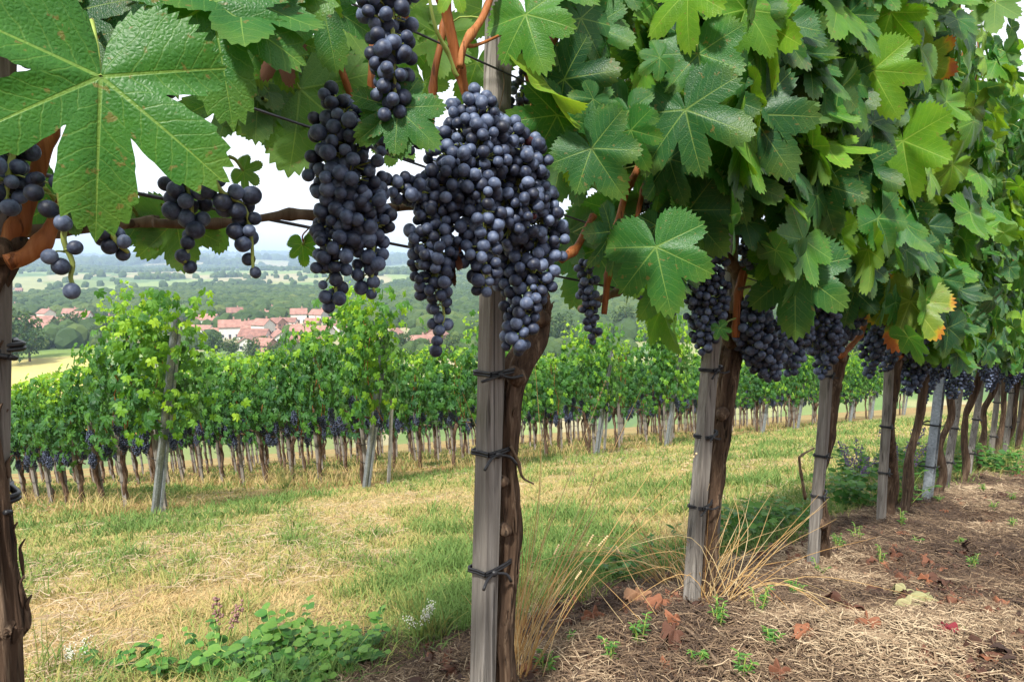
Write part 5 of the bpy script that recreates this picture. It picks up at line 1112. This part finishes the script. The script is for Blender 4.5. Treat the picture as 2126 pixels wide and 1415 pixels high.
for i, (px, py, rn, sz, lab) in enumerate(DLV):
    p = ground_hit(px, py, .5, 60); rg = np.random.default_rng(950+i); mb = MB(); D = norm(np.array([rg.normal(), rg.normal(), .0])); Nn = norm(np.array([rg.normal(0, .4), rg.normal(0, .4)-.2, 1]))
    mb.inst(DT[i % 3], basis(Nn[None], D[None], np.array([sz*.8])), (p+[0, 0, sz*.36+.004])[None], rn); o = link('fallen_leaf', mb.mesh('fallen_leaf', m_dead, origin=p), None, tuple(p)); tag(o, lab, 'leaf', 'fallen leaves')
mb = MB(); rg = np.random.default_rng(30)
x, y, r = scatter(9000, .6, 8, 43, -20); a, b = AB(x, y); k_ = (b < EDGE(x, y, a)+.1) & (fbm(x*4, y*4, 2, 111) > .45); x, y = x[k_], y[k_]; n = len(x)
S = rg.uniform(.0015, .008, n)*(1+rg.uniform(0, 1, n)**6); cl = ICO0[0].copy(); Q = randrot(n)*S[:, None, None]*rg.uniform(.6, 1.2, (n, 1, 3)); mb.inst(ICO0, Q, np.stack([x, y, G(x, y)+.001], -1), rg.uniform(0, .35, n), smooth=False)
o = link('soil_crumbs', mb.mesh('soil_crumbs', m_straw)); tag(o, 'crumbs and clods of dark soil among the straw', 'soil', kind='stuff')
mb = MB(); rg = np.random.default_rng(31)
x, y, r = scatter(3800, .7, 9, 42, -8); a, b = AB(x, y); k_ = (b < EDGE(x, y, a)) & (fbm(x*2.5, y*2.5, 3, 101) > .47); x, y = x[k_], y[k_]; n = len(x)
Nn = norm(np.stack([rg.normal(0, .5, n), rg.normal(0, .5, n), np.ones(n)], -1)); D = rg.normal(size=(n, 3)); D[:, 2] *= .2
LT = leaf_tpl(14, 2, 3, .08, 990, 1.3, .35)
mb.inst(LT, basis(Nn, D, rg.uniform(.010, .034, n)), np.stack([x, y, G(x, y)+.012], -1), np.clip(rg.normal(.18, .2, n), 0, .62))
o = link('leaf_litter', mb.mesh('leaf_litter', m_dead)); tag(o, 'broken brown leaf litter mixed in the straw', 'leaf litter', kind='stuff')
TW = [([(1380, 1300), (1430, 1320), (1480, 1375), (1505, 1410)], 'reddish twig lying below the short stake', m_old), ([(1940, 1405), (1990, 1390), (2060, 1392)], 'dark twig at the lower right', m_bark), ([(1640, 1215), (1680, 1240)], 'short dark twig right of the short stake', m_bark), ([(1845, 1315), (1900, 1330), (1960, 1335)], 'thin dark twig under the crimson leaf', m_bark)]
for i, (pts, lab, mt) in enumerate(TW):
    P = [ground_hit(a_, b_, .5, 30)+[0, 0, .012] for a_, b_ in pts]; mb = MB(); tube(mb, P, [.004, .003], 6, 5, .15, i); o = link('twig', mb.mesh('twig', mt)); tag(o, lab, 'twig', 'fallen twigs')
S3 = [(1180, 1340), (1270, 1370), (1130, 1400), (1490, 1300), (1600, 1340), (1700, 1190), (1780, 1120), (1870, 1090), (1950, 1040), (2040, 1020), (2100, 1040), (1575, 1275), (1445, 1375), (1540, 1405), (1650, 1240), (1830, 1170), (1990, 1130), (2060, 1060), (1330, 1330), (1740, 1140), (1905, 1130), (2100, 1100), (2020, 1180)]
for i, (px, py) in enumerate(S3): weed(px, py, 3+i % 5, .03+.012*(i % 4), 1100+i, 'small green sprig in the straw, %s from the front in the litter under the row' % NUM(1+sorted(S3, key=lambda q: -q[1]).index((px, py))), OVN, (.008, .016), (.2, .9), 'green_sprig', .02, 'weed', 'green sprigs in the straw')
#@@HAZE
# ------------------------------------------------------------------ haze
t = NT('haze_air'); pv = t.n('VolumePrincipled'); pv.inputs['Color'].default_value = (.58, .77, 1, 1); pv.inputs['Density'].default_value = .00028; pv.inputs['Anisotropy'].default_value = .0
t.l(pv.outputs[0], t.out.inputs['Volume'])
mb = MB(); box(mb, (0, 0, 10), 25000, 25000, 230); o = link('haze', mb.mesh('haze', t.m)); tag(o, 'pale blue summer haze over the valley', 'haze', kind='stuff')
